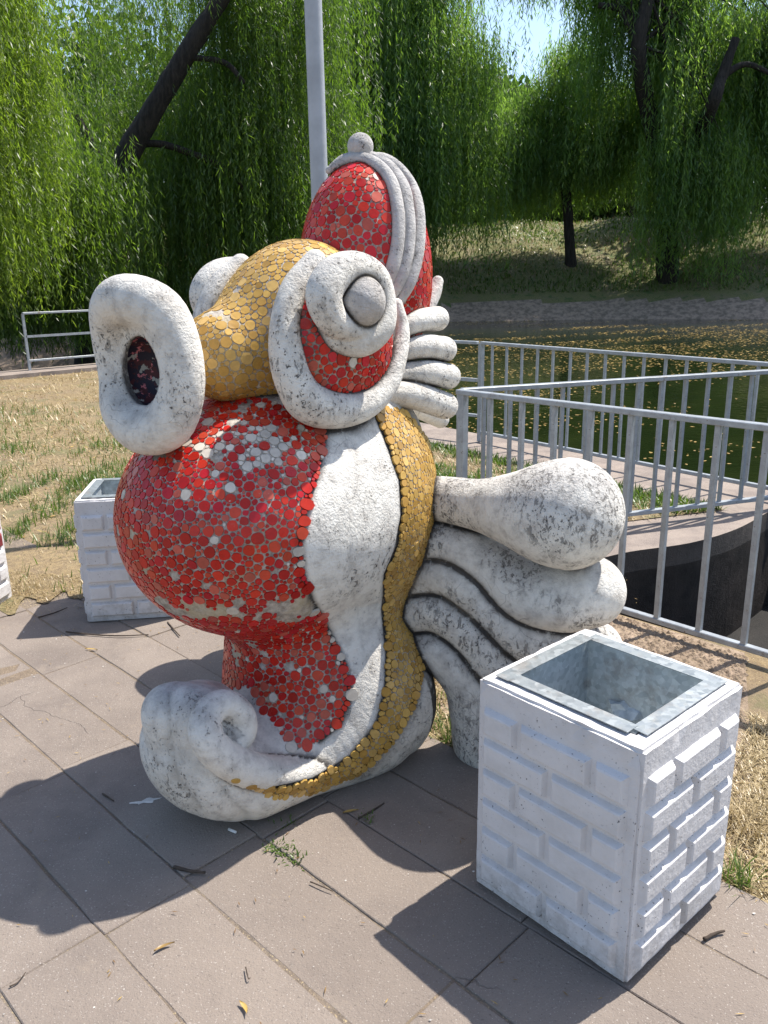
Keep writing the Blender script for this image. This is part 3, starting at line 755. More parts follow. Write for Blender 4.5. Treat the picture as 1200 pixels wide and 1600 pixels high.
def classify(Vl, Nl):
    px = side_px(Vl); Nm = Nl.copy(); Nm[:, 1] = np.where(Vl[:, 1] < 0, -Nl[:, 1], Nl[:, 1]); m = Vl.copy(); m[:, 1] = np.abs(m[:, 1])
    Wn = Nm[:, 0:1] * FF + Nm[:, 1:2] * FL + Nm[:, 2:3] * np.array([0, 0, 1.0])
    to = CAMP - to_world(m); fc = (Wn * to).sum(1) / np.linalg.norm(to, axis=1)
    cls = np.zeros(len(Vl), int)
    sc = SCROLL(Vl) < .02
    red = inpoly(px, RED) & (Vl[:, 0] > -.1) & ~((np.minimum(SCROLL(Vl), HOOK(Vl)) < .022) & (Vl[:, 0] > .38)) & ~(RIDGE(Vl) < .006) & ~((np.minimum(HOOK(Vl), SCROLL(Vl)) < .06) & (Vl[:, 0] > .47)); yel = inpoly(px, YEL) & (fc > .02); band = inpoly(px, BAND) & (fc > 0)
    front = (Vl[:, 0] > .15) & (fc <= 0.0) & (Vl[:, 2] > .45) & (np.minimum(SCROLL(Vl), HOOK(Vl)) > .03)
    curl = (np.minimum(np.minimum(HOOK(Vl), SCROLL(Vl)), RIDGE(Vl)) < .055) & (Vl[:, 0] > .36)
    cls[band] = 2; cls[yel] = 3; cls[(red | front) & ~curl] = 1
    return cls
FC = V[Q].mean(1); FN = N[Q].mean(1); cls = classify(FC, FN)
px = side_px(V)
LINES = [RED[1:13], YEL[:13], YEL[18:]]
grv = np.zeros(len(V)); grime = np.zeros(len(V))
Nm = np.where(V[:, 1] < 0, -N[:, 1], N[:, 1])
for ln in LINES:
    d = dist_line(px, ln) / 530.0; ok = Nm > -.25
    grv = np.maximum(grv, ok * np.exp(-(d / .011) ** 2)); grime = np.maximum(grime, ok * .8 * np.exp(-d / .012))
ridge = np.array([(556, 672), (560, 740), (548, 830), (553, 920), (568, 1000), (572, 1080), (540, 1140), (470, 1190), (400, 1205)], float)
d = dist_line(px, ridge) / 530.0
grv = np.maximum(grv, .55 * np.exp(-(d / .012) ** 2) * (Nm > 0)); grime = np.maximum(grime, .22 * np.exp(-d / .010) * (Nm > 0))
rd0 = RIDGE(V)
for ln in (np.array([(262, 1080), (262, 1150), (275, 1220), (310, 1262)], float), np.array([(330, 1120), (330, 1180), (352, 1240), (385, 1275)], float)):
    d = dist_line(px, ln) / 530.0; grv = np.maximum(grv, np.exp(-(d / .018) ** 2) * (V[:, 0] > .3) * (rd0 > .02)); grime = np.maximum(grime, .35 * (rd0 > .02) * np.exp(-d / .014) * (V[:, 0] > .3))
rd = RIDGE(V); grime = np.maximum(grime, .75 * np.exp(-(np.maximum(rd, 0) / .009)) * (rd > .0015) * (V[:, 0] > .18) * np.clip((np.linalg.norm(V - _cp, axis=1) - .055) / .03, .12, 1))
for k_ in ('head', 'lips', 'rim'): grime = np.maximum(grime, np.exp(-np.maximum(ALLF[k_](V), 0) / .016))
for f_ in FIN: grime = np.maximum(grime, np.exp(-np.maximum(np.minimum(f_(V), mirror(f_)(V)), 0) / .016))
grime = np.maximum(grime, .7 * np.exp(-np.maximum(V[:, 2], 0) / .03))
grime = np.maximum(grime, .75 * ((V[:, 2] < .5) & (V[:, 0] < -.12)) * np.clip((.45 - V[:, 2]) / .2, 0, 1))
VB = V - N * (.011 * grv)[:, None]
NBd = N
def subset(name, mask, mat, parent=fish):
    q = Q[mask]; used, inv = np.unique(q, return_inverse=True)
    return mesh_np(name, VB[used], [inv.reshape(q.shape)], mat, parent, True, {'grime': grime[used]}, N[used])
near = FC[:, 1] >= 0
chest = subset('chest', cls == 1, M['grout'])
for s_ in (near, ~near):
    subset('flank_panel', (cls == 2) & s_, M['plaster'])
stripes = [subset('side_stripe', (cls == 3) & s_, M['grout']) for s_ in (near, ~near)]
body = subset('back_and_base', cls == 0, M['plaster'])

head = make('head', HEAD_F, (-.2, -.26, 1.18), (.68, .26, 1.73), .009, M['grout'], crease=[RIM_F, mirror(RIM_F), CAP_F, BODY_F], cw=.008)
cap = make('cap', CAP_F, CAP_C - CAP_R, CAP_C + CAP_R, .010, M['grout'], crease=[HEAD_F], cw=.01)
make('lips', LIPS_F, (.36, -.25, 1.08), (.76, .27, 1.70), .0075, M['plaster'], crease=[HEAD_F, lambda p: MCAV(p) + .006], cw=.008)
# mouth cavity: inner half of the hollow
u_, v_ = np.meshgrid(np.linspace(0, 2 * np.pi, 40, endpoint=False), np.linspace(0.02, 1.75, 14), indexing='ij')
Vm = MC + (MR - .002) * np.stack([-np.cos(v_), np.sin(v_) * np.cos(u_), np.sin(v_) * np.sin(u_)], -1)
i_ = np.arange(40)[:, None]; j_ = np.arange(13)[None, :]
Qm = np.stack([i_ * 14 + j_, i_ * 14 + j_ + 1, ((i_ + 1) % 40) * 14 + j_ + 1, ((i_ + 1) % 40) * 14 + j_], -1).reshape(-1, 4)
mesh_np('mouth_hollow', Vm.reshape(-1, 3), [Qm], M['mouth'], fish, True, None)
rlo, rhi = RIM_F.bounds; blo, bhi = BALL_F.bounds
dishes = []; FAR_SH = np.array([-.035, .035, 0])
for fl in (False, True):
    make('eye_rim', RIM_F, rlo, rhi, .0075, M['plaster'], crease=[DISH_F, HEAD_F, BODY_F, BALL_F], cw=.012, flip=fl, shift=FAR_SH)
    dishes.append(make('eye_dish', DISH_F, dc - [.19, .09, .2], dc + [.19, .09, .2], .009, M['grout'], crease=[RIM_F, BALL_F], cw=.012, flip=fl, shift=FAR_SH))
    make('eyeball_ring', BALL_F, blo, bhi, .006, M['plaster'], crease=[PUP_F, DISH_F], cw=.008, flip=fl, shift=FAR_SH)
    make('pupil', PUP_F, pc - .07, pc + .07, .006, M['plaster_grey'], crease=[BALL_F], cw=.008, flip=fl, shift=FAR_SH)
    for k_, g_ in enumerate(GILLS[:5] if fl else GILLS):
        make('gill_frond', g_, *g_.bounds, .007, M['plaster'], crease=[x for x in GILLS if x is not g_] + [RIM_F, CAP_F], cw=.009, flip=fl)
    for k_, g_ in enumerate(FIN):
        make('fin_lobe', g_, *g_.bounds, .009, M['plaster_fin'], crease=[x for x in FIN if x is not g_] + [BODY_F, lambda p: p[..., 2] + .0], cw=.013, flip=fl)
make('cap_knob', KNOB_F, kp - [.05, .05, .11], kp + .05, .006, M['plaster_grey'])
# ribs lying on the cap, symmetric about the middle
def on_cap(px, py):
    d = ray(px, py); dl = np.array([d @ FF, d @ FL, d[2]]); o = to_local(CAMP)
    a_, b_, c_ = ((dl / CAP_R) ** 2).sum(), 2 * ((dl * (o - CAP_C)) / CAP_R ** 2).sum(), (((o - CAP_C) / CAP_R) ** 2).sum() - 1
    D = b_ * b_ - 4 * a_ * c_; t = (-b_ - math.sqrt(max(D, 0))) / (2 * a_); p = o + dl * t
    return p
def cap_pt(px, py, lift=.004):
    p = on_cap(px, py); n = (p - CAP_C) / CAP_R ** 2; return p + n / np.linalg.norm(n) * lift
for rows in ([(516, 268), (540, 254), (568, 252), (592, 264), (610, 288), (619, 325), (621, 360), (618, 392), (611, 422), (604, 446)],
             [(550, 250), (578, 250), (604, 262), (627, 292), (635, 328), (637, 368), (632, 408), (621, 440), (612, 462)],
             [(566, 250), (596, 252), (622, 268), (642, 297), (651, 332), (652, 376), (646, 414), (635, 446), (622, 472)]):
    P = np.array([cap_pt(*r) for r in rows]); R = np.full(len(P), .0215); R[0] = .012; R[-1] = .014
    f_ = sd_tube(P, R, 5); RIBF = f_
    make('cap_rib', f_, *f_.bounds, .006, M['plaster_grey'], crease=[CAP_F], cw=.006)

# --- mosaic tiles: pebble shaped flat pieces packed on the grouted parts
CAML = to_local(CAMP)
PAL_R = np.array([(.52, .017, .009), (.46, .014, .008), (.55, .030, .012), (.42, .011, .010), (.52, .055, .025), (.48, .014, .022), (.46, .016, .009), (.50, .10, .065)])
PAL_Y = np.array([(.54, .335, .085), (.49, .295, .07), (.57, .365, .115), (.43, .245, .055)])
def vnoise(p, s, seed):
    r = np.random.default_rng(seed); o = np.zeros(len(p))
    for k in range(5):
        d = r.standard_normal(3) * s * (1 + .6 * k); o += np.sin(p @ d + r.uniform(0, 6.28)) / (1 + .35 * k)
    return o / 2.2
TILES = {'red_tile': [], 'ochre_tile': []}
def tile_patch(parent, Vp, Qp, f, kind, radii, keep=None, blocked=(), white=None, miss=.0, seed=1, mask=None, flip_far=False):
    r = np.random.default_rng(seed)
    T = np.concatenate([Qp[:, [0, 1, 2]], Qp[:, [0, 2, 3]]])
    A = np.linalg.norm(np.cross(Vp[T[:, 1]] - Vp[T[:, 0]], Vp[T[:, 2]] - Vp[T[:, 0]]), axis=1) / 2
    cum = np.cumsum(A); area = cum[-1]
    acc = np.zeros((0, 3)); rad = np.zeros(0); nrm = np.zeros((0, 3))
    for rt, nf in radii:
        n = int(area / (math.pi * rt * rt) * nf)
        ti = np.searchsorted(cum, r.uniform(0, area, n)); a = r.random((n, 2)); sw_ = a.sum(1) > 1; a[sw_] = 1 - a[sw_]
        C = Vp[T[ti, 0]] * (1 - a.sum(1))[:, None] + Vp[T[ti, 1]] * a[:, :1] + Vp[T[ti, 2]] * a[:, 1:]
        d = f(C); g = grad(f, C); C = C - d[:, None] * g
        ok = np.ones(n, bool)
        for bf in blocked: ok &= bf(C) > rt * .35
        if keep is not None: ok &= keep(C, rt)
        C, g = C[ok], g[ok]; rr = rt * r.uniform(.86, 1.14, len(C))
        lst_p, lst_r, lst_n = list(acc), list(rad), list(nrm)
        AP = np.zeros((len(acc) + len(C), 3)); AR = np.zeros(len(AP)); k = len(acc); AP[:k] = acc; AR[:k] = rad; AN = np.zeros_like(AP); AN[:k] = nrm
        for c_, g_, q_ in zip(C, g, rr):
            if k == 0 or np.all(((AP[:k] - c_) ** 2).sum(1) > ((AR[:k] + q_) * .80) ** 2):
                AP[k] = c_; AR[k] = q_; AN[k] = g_; k += 1
        acc, rad, nrm = AP[:k], AR[:k], AN[:k]
    pal = PAL_R if kind == 'red_tile' else PAL_Y
    m_ = np.zeros(len(acc), bool)
    if miss: m_ |= vnoise(acc, 9, seed + 3) + r.normal(0, .22, len(acc)) > miss
    if mask is not None: m_ |= mask(acc, r)
    wh = white(acc, r) if white is not None else np.zeros(len(acc), bool)
    rings = []; ndir = 12; th = np.arange(ndir) / ndir * 2 * np.pi
    for i in range(len(acc)):
        if m_[i]: continue
        c_, n_, q_ = acc[i], nrm[i], rad[i]
        dlt = acc - c_; dd = np.linalg.norm(dlt, axis=1); nb = np.where((dd < (q_ + rad) * 1.75) & (dd > 1e-6))[0]
        u = np.cross(n_, (0, 0, 1.0) if abs(n_[2]) < .9 else (1.0, 0, 0)); u /= np.linalg.norm(u); v = np.cross(n_, u)
        e = 1.30 * q_ * (1 + .10 * r.standard_normal()); ext = np.full(ndir, e)
        t0 = th + r.uniform(0, .5)
        for j in nb:
            x, y = dlt[j] @ u, dlt[j] @ v; L = math.hypot(x, y) + 1e-9
            ca = np.cos(t0) * x / L + np.sin(t0) * y / L
            lim = L * q_ / (q_ + rad[j]) - (.0012 if kind == 'red_tile' else .0009)
            ext = np.where(ca > .15, np.minimum(ext, np.maximum(lim, .003) / np.maximum(ca, .15)), ext)
        ext = .6 * ext + .2 * (np.roll(ext, 1) + np.roll(ext, -1)); ext *= 1 + .04 * r.standard_normal(ndir)
        tn = n_ + r.normal(0, .03, 3); tn /= np.linalg.norm(tn)
        ring = c_ + (np.cos(t0) * ext)[:, None] * u + (np.sin(t0) * ext)[:, None] * v
        rings.append((i, ring, tn, ext.mean()))
    if not rings: return
    RA = np.array([x[1] for x in rings]); FR = f(RA)
    for (i, ring, tn, em), fr in zip(rings, FR):
        c_, n_ = acc[i], nrm[i]
        ring = ring - fr[:, None] * n_ * .75
        top = c_ + (ring - c_) * .94 + n_ * (.0032 if kind == 'red_tile' else .0022); lo_ = ring - n_ * .004
        top = top + ((top - c_) @ (tn - n_))[:, None] * n_
        mid2 = top.mean(0); to = CAML - c_; fc = (n_ @ to) / np.linalg.norm(to)
        size = math.pi * em ** 2 * fc / (to @ to)
        if wh[i]: col = np.array([.62, .56, .48]) * r.uniform(.75, 1.1)
        else: col = pal[r.integers(len(pal))] * r.uniform(.82, 1.18)
        TILES[kind].append((size, parent, np.concatenate([lo_, top]), col))
def build_tiles():
    q = np.array([(k, (k + 1) % 12, 12 + (k + 1) % 12, 12 + k) for k in range(12)])
    for kind, lst in TILES.items():
        lst.sort(key=lambda t: -t[0]); rest = {}
        for n, (s_, par, Vt, col) in enumerate(lst):
            if n < 300: mesh_np(kind, Vt, [q, np.array([range(12, 24)])], M['tile'], par, False, {'tint': np.tile(col, (24, 1))})
            else: rest.setdefault(par.name, (par, [], []))[1].append(Vt); rest[par.name][2].append(np.tile(col, (24, 1))) if n >= 300 else None
        for par, vs_, cs_ in rest.values():
            k = len(vs_); off = (np.arange(k) * 24)[:, None, None]
            o = mesh_np('mosaic_field', np.concatenate(vs_), [(q[None] + off).reshape(-1, 4), (np.arange(12, 24)[None, None] + off).reshape(-1, 12)], M['tile'], par, False, {'tint': np.concatenate(cs_)})
            o['kind'] = 'stuff'
def patch(mask): return V, Q[mask]
def chest_keep(C, rt):
    c2 = classify(C, grad(BODY_F, C, .004)); return c2 == 1
def worn(acc, r):
    p_ = project(to_world(acc)); d = np.hypot((p_[:, 0] - 405) / 75, (p_[:, 1] - 705) / 38)
    d2 = np.hypot((p_[:, 0] - 470) / 50, (p_[:, 1] - 1165) / 30)
    near_edge = dist_line(side_px(acc), RED[4:14]) < 11
    return (r.random(len(acc)) < .62 * np.exp(-d ** 2)) | (r.random(len(acc)) < .35 * np.exp(-d2 ** 2)) | ((r.random(len(acc)) < .20) & near_edge) | (r.random(len(acc)) < .012)
def belly_gaps(acc, r):
    lat = vnoise(acc * [1, 1, 2.6], 11, 5) + r.normal(0, .25, len(acc))
    zone = np.exp(-((acc[:, 2] - .69 - .06 * np.sin(acc[:, 1] * 7)) / .055) ** 2) * (acc[:, 0] > .2)
    low = np.exp(-((acc[:, 2] - .30) / .08) ** 2)
    return (lat + zone * .95 + low * .25 > 1.02) | (r.random(len(acc)) < .02)
tile_patch(chest, *patch(cls == 1), BODY_F, 'red_tile', [(.0178, 5), (.0130, 7), (.0085, 10), (.0058, 12)], keep=chest_keep, blocked=[HEAD_F, LIPS_F, RIM_F, mirror(RIM_F)], white=worn, mask=belly_gaps, seed=11)
def str_keep(C, rt): return classify(C, grad(BODY_F, C, .004)) == 3
for o_, s_, sdn in ((stripes[0], near, 21), (stripes[1], ~near, 22)):
    if ((cls == 3) & s_).sum(): tile_patch(o_, *patch((cls == 3) & s_), BODY_F, 'ochre_tile', [(.0155, 5), (.0115, 7), (.0075, 10), (.0055, 10)], keep=str_keep, blocked=FIN + [mirror(x) for x in FIN], seed=sdn)
Vh, Qh, Nh = surface(HEAD_F, (-.2, -.26, 1.18), (.68, .26, 1.73), .012)
def head_keep(C, rt): return (C[:, 0] < .56) & (C[:, 0] > -.12)
tile_patch(head, Vh, Qh, HEAD_F, 'ochre_tile', [(.0185, 5), (.0135, 7), (.0088, 10), (.006, 10)], keep=head_keep, blocked=[RIM_F, mirror(RIM_F), CAP_F, LIPS_F, DISH_F, mirror(DISH_F), BODY_F],
           white=lambda a, r: r.random(len(a)) < .012, mask=lambda a, r: r.random(len(a)) < .015, seed=31)
Vc, Qc, Nc = surface(CAP_F, CAP_C - CAP_R, CAP_C + CAP_R, .012)
def cap_keep(C, rt): return C[:, 2] > 1.42
tile_patch(cap, Vc, Qc, CAP_F, 'red_tile', [(.0195, 5), (.0145, 7), (.0095, 10), (.0065, 10)], keep=cap_keep, blocked=[HEAD_F, RIM_F, mirror(RIM_F), KNOB_F], miss=.92, white=lambda a, r: r.random(len(a)) < .02, seed=41)
Vd, Qd, Nd = surface(DISH_F, dc - [.19, .09, .2], dc + [.19, .09, .2], .012)
tile_patch(dishes[0], Vd, Qd, DISH_F, 'red_tile', [(.0165, 5), (.012, 7), (.008, 10), (.006, 10)], keep=lambda C, rt: C[:, 1] > .2, blocked=[RIM_F, BALL_F, HEAD_F], white=lambda a, r: r.random(len(a)) < .03, miss=1.05, seed=51)
n0 = len(TILES['red_tile'])
tile_patch(dishes[1], Vd * [1, -1, 1] + FAR_SH, Qd[:, ::-1], lambda p: mirror(DISH_F)(p - FAR_SH), 'red_tile', [(.0165, 5), (.012, 7), (.008, 10)], keep=lambda C, rt: C[:, 1] < -.2, blocked=[lambda p: mirror(RIM_F)(p - FAR_SH), lambda p: mirror(BALL_F)(p - FAR_SH)], seed=52)
build_tiles()
#@@FISHEND
#@@TREES
# ------------------------------------------------------------------ WILLOWS AND OTHER TREES
def leaf_quads(base, dirv, side, ln, wd):
    """diamond leaves: base points, unit directions, unit side vectors, lengths, widths"""
    m = base + dirv * (ln * .42)[:, None]
    V = np.stack([base, m + side * (wd / 2)[:, None], base + dirv * ln[:, None], m - side * (wd / 2)[:, None]], 1)
    Q = np.arange(len(base) * 4).reshape(-1, 4); return V.reshape(-1, 3), Q
def strands(roots, lens, r, spacing, ln, wd, wind=(-.06, -.02), sway=.12, tcl=None):
    """hanging shoots with narrow leaves down their length"""
    n = len(roots); k = np.maximum((lens / spacing).astype(int), 3); tot = k.sum()
    sid = np.repeat(np.arange(n), k); first = np.concatenate([[0], np.cumsum(k)[:-1]]); j = np.arange(tot) - first[sid]
    t = (j + r.random(tot)) / k[sid]; L = lens[sid]
    dx = r.normal(0, sway, (n, 2)); out = r.normal(0, .10, (n, 2))
    s_ = t * L
    base = roots[sid].copy()
    base[:, :2] += dx[sid] * (t ** 1.6)[:, None] * np.minimum(L, 3)[:, None] * .35 + out[sid] * np.sin(t * 3 + sid)[:, None] * .35 + np.array(wind) * s_[:, None] * .4
    base[:, 2] -= s_
    az = r.uniform(0, 2 * np.pi, tot); tilt = np.abs(r.normal(.62, .28, tot))
    d = np.stack([np.sin(tilt) * np.cos(az), np.sin(tilt) * np.sin(az), -np.cos(tilt)], -1)
    a2 = az + np.pi / 2 + r.normal(0, .7, tot); sd_ = np.stack([np.cos(a2), np.sin(a2), r.normal(0, .25, tot)], -1); sd_ /= np.linalg.norm(sd_, axis=1)[:, None]
    l_ = ln * r.uniform(.65, 1.25, tot); w_ = wd * r.uniform(.75, 1.25, tot)
    V, Q = leaf_quads(base, d, sd_, l_, w_)
    tint = np.clip(((tcl if tcl is not None else .45) + r.normal(0, .16, n))[sid] + r.normal(0, .15, tot), 0, 1)
    return V, Q, np.repeat(tint, 4)
def limb_mesh(name, paths, parent, seg=7, mat=None):
    Vs, Fs4, caps, off = [], [], [], 0
    for P, R in paths:
        C = catmull(np.concatenate([np.asarray(P, float), np.asarray(R, float)[:, None]], 1), 5)
        V, F_ = tube_arrays(C[:, :3], C[:, 3], seg, .05); Vs.append(V); Fs4.append(F_[0] + off); off += len(V)
    return mesh_np(name, np.concatenate(Vs), [np.concatenate(Fs4)], mat or M['bark'], parent, True)
def willow(base, trunk, label, tops, nclump, per, ln, wd, spacing, mat='willow', seed=1, rad=.55, limbs=(), lens=(2, 5), nobranch=False, name='willow_tree', group='weeping willows round the pond', wind=(-.03, 0)):
    """tops: list of (x, y, z, rx, ry, dz, zlow): umbrella areas in world coordinates from which shoots hang"""
    r = np.random.default_rng(seed)
    root = empty(name, base); tag(root, label, 'tree', group); B = np.array(base, float)
    tp = np.array([p[:3] for p in trunk], float) - B; tr = np.array([p[3] for p in trunk], float)
    limb_mesh('trunk', [(tp, tr)], root, 10)
    R_, L_, T_, branches = [], [], [], []
    for tq in tops:
        x, y, z, rx, ry, dz, zl = tq[:7]; lens_ = tq[7] if len(tq) > 7 else lens
        for c in range(int(nclump * (tq[8] if len(tq) > 8 else 1))):
            a = r.uniform(0, 2 * np.pi); q = math.sqrt(r.uniform(.02, 1))
            cx, cy = x + rx * q * math.cos(a), y + ry * q * math.sin(a); cz = z - dz * q ** 2 + r.normal(0, .25)
            if c % 5 == 0 and not nobranch:
                k = len(tp) - 1; s0 = tp[max(0, k - r.integers(0, 2))]; e0 = np.array([cx, cy, cz]) - B
                m_ = (s0 + e0) / 2 + np.array([0, 0, .25 * np.linalg.norm(e0[:2] - s0[:2])])
                branches.append(([s0, m_, e0], [tr[-1] * .3, tr[-1] * .2, .012]))
            n = max(4, int(per * r.uniform(.5, 1.5)))
            pr = np.array([cx, cy, cz]) + r.normal(0, 1, (n, 3)) * [rad, rad, .30]
            T_.append(np.full(n, r.normal(.45, .2)))
            ll = np.minimum(r.uniform(*lens_, n) * r.uniform(.45, 1.25), np.maximum(pr[:, 2] - zl - np.abs(r.normal(0, .35, n)), .5))
            zl = tq[6] + abs(r.normal(0, .08)) * (tq[2] - tq[6]); R_.append(pr); L_.append(ll)
    V, Q, t = strands(np.concatenate(R_), np.concatenate(L_), r, spacing, ln, wd, wind, tcl=np.concatenate(T_))
    mesh_np('crown', V - B, [Q], M[mat], root, False, {'tint': t})
    for P, Rr in limbs: limb_mesh('limb', [(np.array(P, float) - B, Rr)], root, 8)
    if branches: limb_mesh('branches', branches, root, 5)
    return root
def at_y(px, py, Y):
    d = ray(px, py); return CAMP + d * (Y / d[1])
def px_path(rows, Y):
    """(px, py, radius px) rows at world depth Y (+ optional per-row depth offset)"""
    P, R = [], []
    for q in rows:
        y = Y + (q[3] if len(q) > 3 else 0); p = at_y(q[0], q[1], y); P.append(p); R.append(q[2] / CAM_F * y)
    return P, R
# 1: bright curtain at the left edge
willow((-9.3, 17.2, 0), [(-9.3, 17.2, -.8, .35), (-9.4, 17.3, 3, .3), (-9.1, 17.0, 6.5, .22)], 'sunlit bright willow curtain filling the left edge',
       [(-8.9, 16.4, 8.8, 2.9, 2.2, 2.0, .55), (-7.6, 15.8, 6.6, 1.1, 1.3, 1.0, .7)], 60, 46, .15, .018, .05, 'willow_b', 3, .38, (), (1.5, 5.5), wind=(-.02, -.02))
# 2: big leaning willow
TP, TR = px_path([(120, 470, 20), (150, 370, 19), (190, 262, 18), (240, 170, 15), (300, 70, 13), (345, 0, 11), (380, -60, 9)], 20.9)
l1 = px_path([(255, 140, 6), (290, 95, 5), (320, 92, 4), (355, 100, 4), (382, 130, 3)], 20.9)
l2 = px_path([(200, 245, 8), (215, 228, 6), (250, 225, 5), (300, 240, 5), (350, 262, 4), (385, 300, 3)], 21.0)
l3 = px_path([(150, 370, 10), (170, 300, 8), (150, 240, 6), (120, 180, 4)], 21.2)
b2 = TP[0].copy(); b2[2] = bank_h(np.array(b2[0]), np.array(20.9))[0]; TP[0][2] = b2[2] - .3
willow(tuple(b2), [(*p, r_) for p, r_ in zip(TP, TR)], 'large dark willow with a thick trunk leaning right behind the lips', 
       [(-5.2, 24.6, 10.6, 5.4, 2.4, 1.6, .7, (1.5, 5), .62), (-2.6, 22.4, 9.6, 1.7, 1.4, 1.2, 2.0, (2, 5.5), .5), (-5.6, 25.5, 7.2, 5.0, 2.0, 1.0, -.2), (-3.4, 22.6, 6.4, 2.2, 1.6, 1.0, -.2), (-8.6, 24.0, 5.6, 2.2, 1.6, 1.0, 0), (-7.6, 19.3, 4.5, 1.9, .7, .5, -.2, (2.5, 4.8), .9), (-8.2, 18.6, 4.4, 2.0, .8, .8, -.1, (2.0, 4.5), .6), (-3.6, 21.5, 4.6, 2.2, .8, .7, -.2, (2.0, 4.5), .6)], 52, 40, .19, .024, .072, 'willow', 5, .45,
       [(p, q) for p, q in (l1, l2, l3)], (1.5, 5.5), nobranch=True)
# 3: tall willow behind the cap
willow((1.2, 44.5, 1.2), [(1.2, 44.5, .6, .5), (1.4, 44.5, 6, .42), (1.0, 44.5, 12, .3)], 'tall willow curtain directly behind the red cap',
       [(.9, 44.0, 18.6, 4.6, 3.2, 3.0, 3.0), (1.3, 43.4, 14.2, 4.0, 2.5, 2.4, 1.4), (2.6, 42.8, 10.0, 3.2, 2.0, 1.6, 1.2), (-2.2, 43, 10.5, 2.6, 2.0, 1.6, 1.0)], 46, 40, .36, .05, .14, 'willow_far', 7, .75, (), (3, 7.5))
# 4: small willow with a visible trunk on the slope
TP, TR = px_path([(893, 412, 9), (889, 360, 7.5), (884, 300, 7), (872, 250, 5), (845, 200, 4)], 45.5)
b4 = TP[0].copy(); b4[2] = float(bank_h(b4[0], 45.5)[0]); TP[0][2] = b4[2] - .3
l1 = px_path([(884, 300, 5), (893, 262, 5), (886, 215, 4), (880, 180, 3)], 45.5)
willow(tuple(b4), [(*p, r_) for p, r_ in zip(TP, TR)], 'small willow with a bare dark trunk halfway up the far slope',
       [(9.6, 46.0, 11.4, 2.8, 2.4, 1.8, 4.4), (7.8, 45.5, 9.0, 2.2, 1.8, 1.2, 3.9), (11.4, 46, 9.6, 1.8, 1.8, 1.2, 4.3), (9.0, 44.6, 8.2, 2.2, 1.0, .8, 5.2, (1, 3), .4), (6.2, 46.5, 9.8, 2.0, 1.5, 1.2, 3.6, (2, 5), .7), (13.0, 45.5, 10.8, 1.6, 1.4, 1.0, 4.2, (2, 5.5), .7), (10.4, 46, 13.0, 1.6, 1.4, .8, 7, (1.5, 4), .5)], 34, 34, .34, .048, .14, 'willow_far', 9, .6, [l1], (1.5, 4.6))
# 5: big right willow
TP, TR = px_path([(1045, 430, 16), (1042, 340, 15), (1030, 250, 13), (1008, 150, 12, -2), (998, 70, 10, -3), (1015, -10, 8, -3)], 43.0)
b5 = TP[0].copy(); b5[2] = float(bank_h(b5[0], 43.0)[0]); TP[0][2] = b5[2] - .3
l1 = px_path([(1042, 330, 12), (1075, 250, 10), (1112, 165, 10, -3.2), (1128, 120, 8, -3.2), (1150, 60, 6, -3.2)], 43.0)
l2 = px_path([(1128, 120, 5, -3.2), (1165, 100, 4, -3.2), (1210, 118, 3, -3.2)], 43.0)
l3 = px_path([(998, 78, 6), (980, 20, 5), (935, 8, 4)], 40.5)
willow(tuple(b5), [(*p, r_) for p, r_ in zip(TP, TR)], 'largest willow on the far bank, hanging to the water at right',
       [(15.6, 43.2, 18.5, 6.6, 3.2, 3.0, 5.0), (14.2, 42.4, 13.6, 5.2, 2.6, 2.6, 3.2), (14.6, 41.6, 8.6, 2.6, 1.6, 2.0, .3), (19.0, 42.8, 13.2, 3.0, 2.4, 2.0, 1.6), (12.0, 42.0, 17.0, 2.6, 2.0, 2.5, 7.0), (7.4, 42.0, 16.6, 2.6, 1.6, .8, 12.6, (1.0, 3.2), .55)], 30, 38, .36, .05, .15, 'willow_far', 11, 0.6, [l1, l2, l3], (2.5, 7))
# 6: right edge
willow((22.5, 43.5, 3.0), [(22.5, 43.5, 2.0, .4), (22.6, 43.5, 7, .35), (22.2, 43.5, 12, .25)], 'willow cut off by the right edge on the far bank',
       [(22.3, 43.0, 15.5, 4.2, 3.0, 3.0, 3.0), (20.6, 42.4, 9.5, 2.0, 1.8, 1.4, 2.2)], 54, 38, .36, .05, .14, 'willow_far', 13, .75, (), (2.5, 6.5))
# overhead shoots between 3 and 5
def broad_tree(base, h, rx, rz, label, n, seed, ls=.55, trunk_r=.22, mat='leaf_far', zc=None):
    r = np.random.default_rng(seed); root = empty('broadleaf_tree', base); tag(root, label, 'tree', 'broadleaf trees beyond the far bank')
    zt = h - rz * 1.2
    limb_mesh('trunk', [([(0, 0, -.4), (.1, 0, zt * .5), (0, .1, zt), (.1, 0, h - rz * .6)], [trunk_r * 1.2, trunk_r, trunk_r * .8, trunk_r * .3])], root, 8)
    nc = 46; a = r.normal(0, 1, (nc, 3)); a /= np.linalg.norm(a, axis=1)[:, None]; q = r.uniform(.35, 1, nc) ** .6
    cc = a * q[:, None] * [rx, rx, rz] + [0, 0, h - rz]
    ci = r.integers(0, nc, n); p = cc[ci] + r.normal(0, 1, (n, 3)) * rx * .17
    d = r.normal(0, 1, (n, 3)); d[:, 2] -= .5; d /= np.linalg.norm(d, axis=1)[:, None]
    s_ = np.cross(d, r.normal(0, 1, (n, 3))); s_ /= np.linalg.norm(s_, axis=1)[:, None]
    V, Q = leaf_quads(p, d, s_, ls * r.uniform(.6, 1.3, n), ls * .5 * r.uniform(.6, 1.3, n))
    t = np.clip(r.normal(.45, .2, nc)[ci] + r.normal(0, .12, n), 0, 1)
    mesh_np('crown', V, [Q], M[mat], root, False, {'tint': np.repeat(t, 4)})
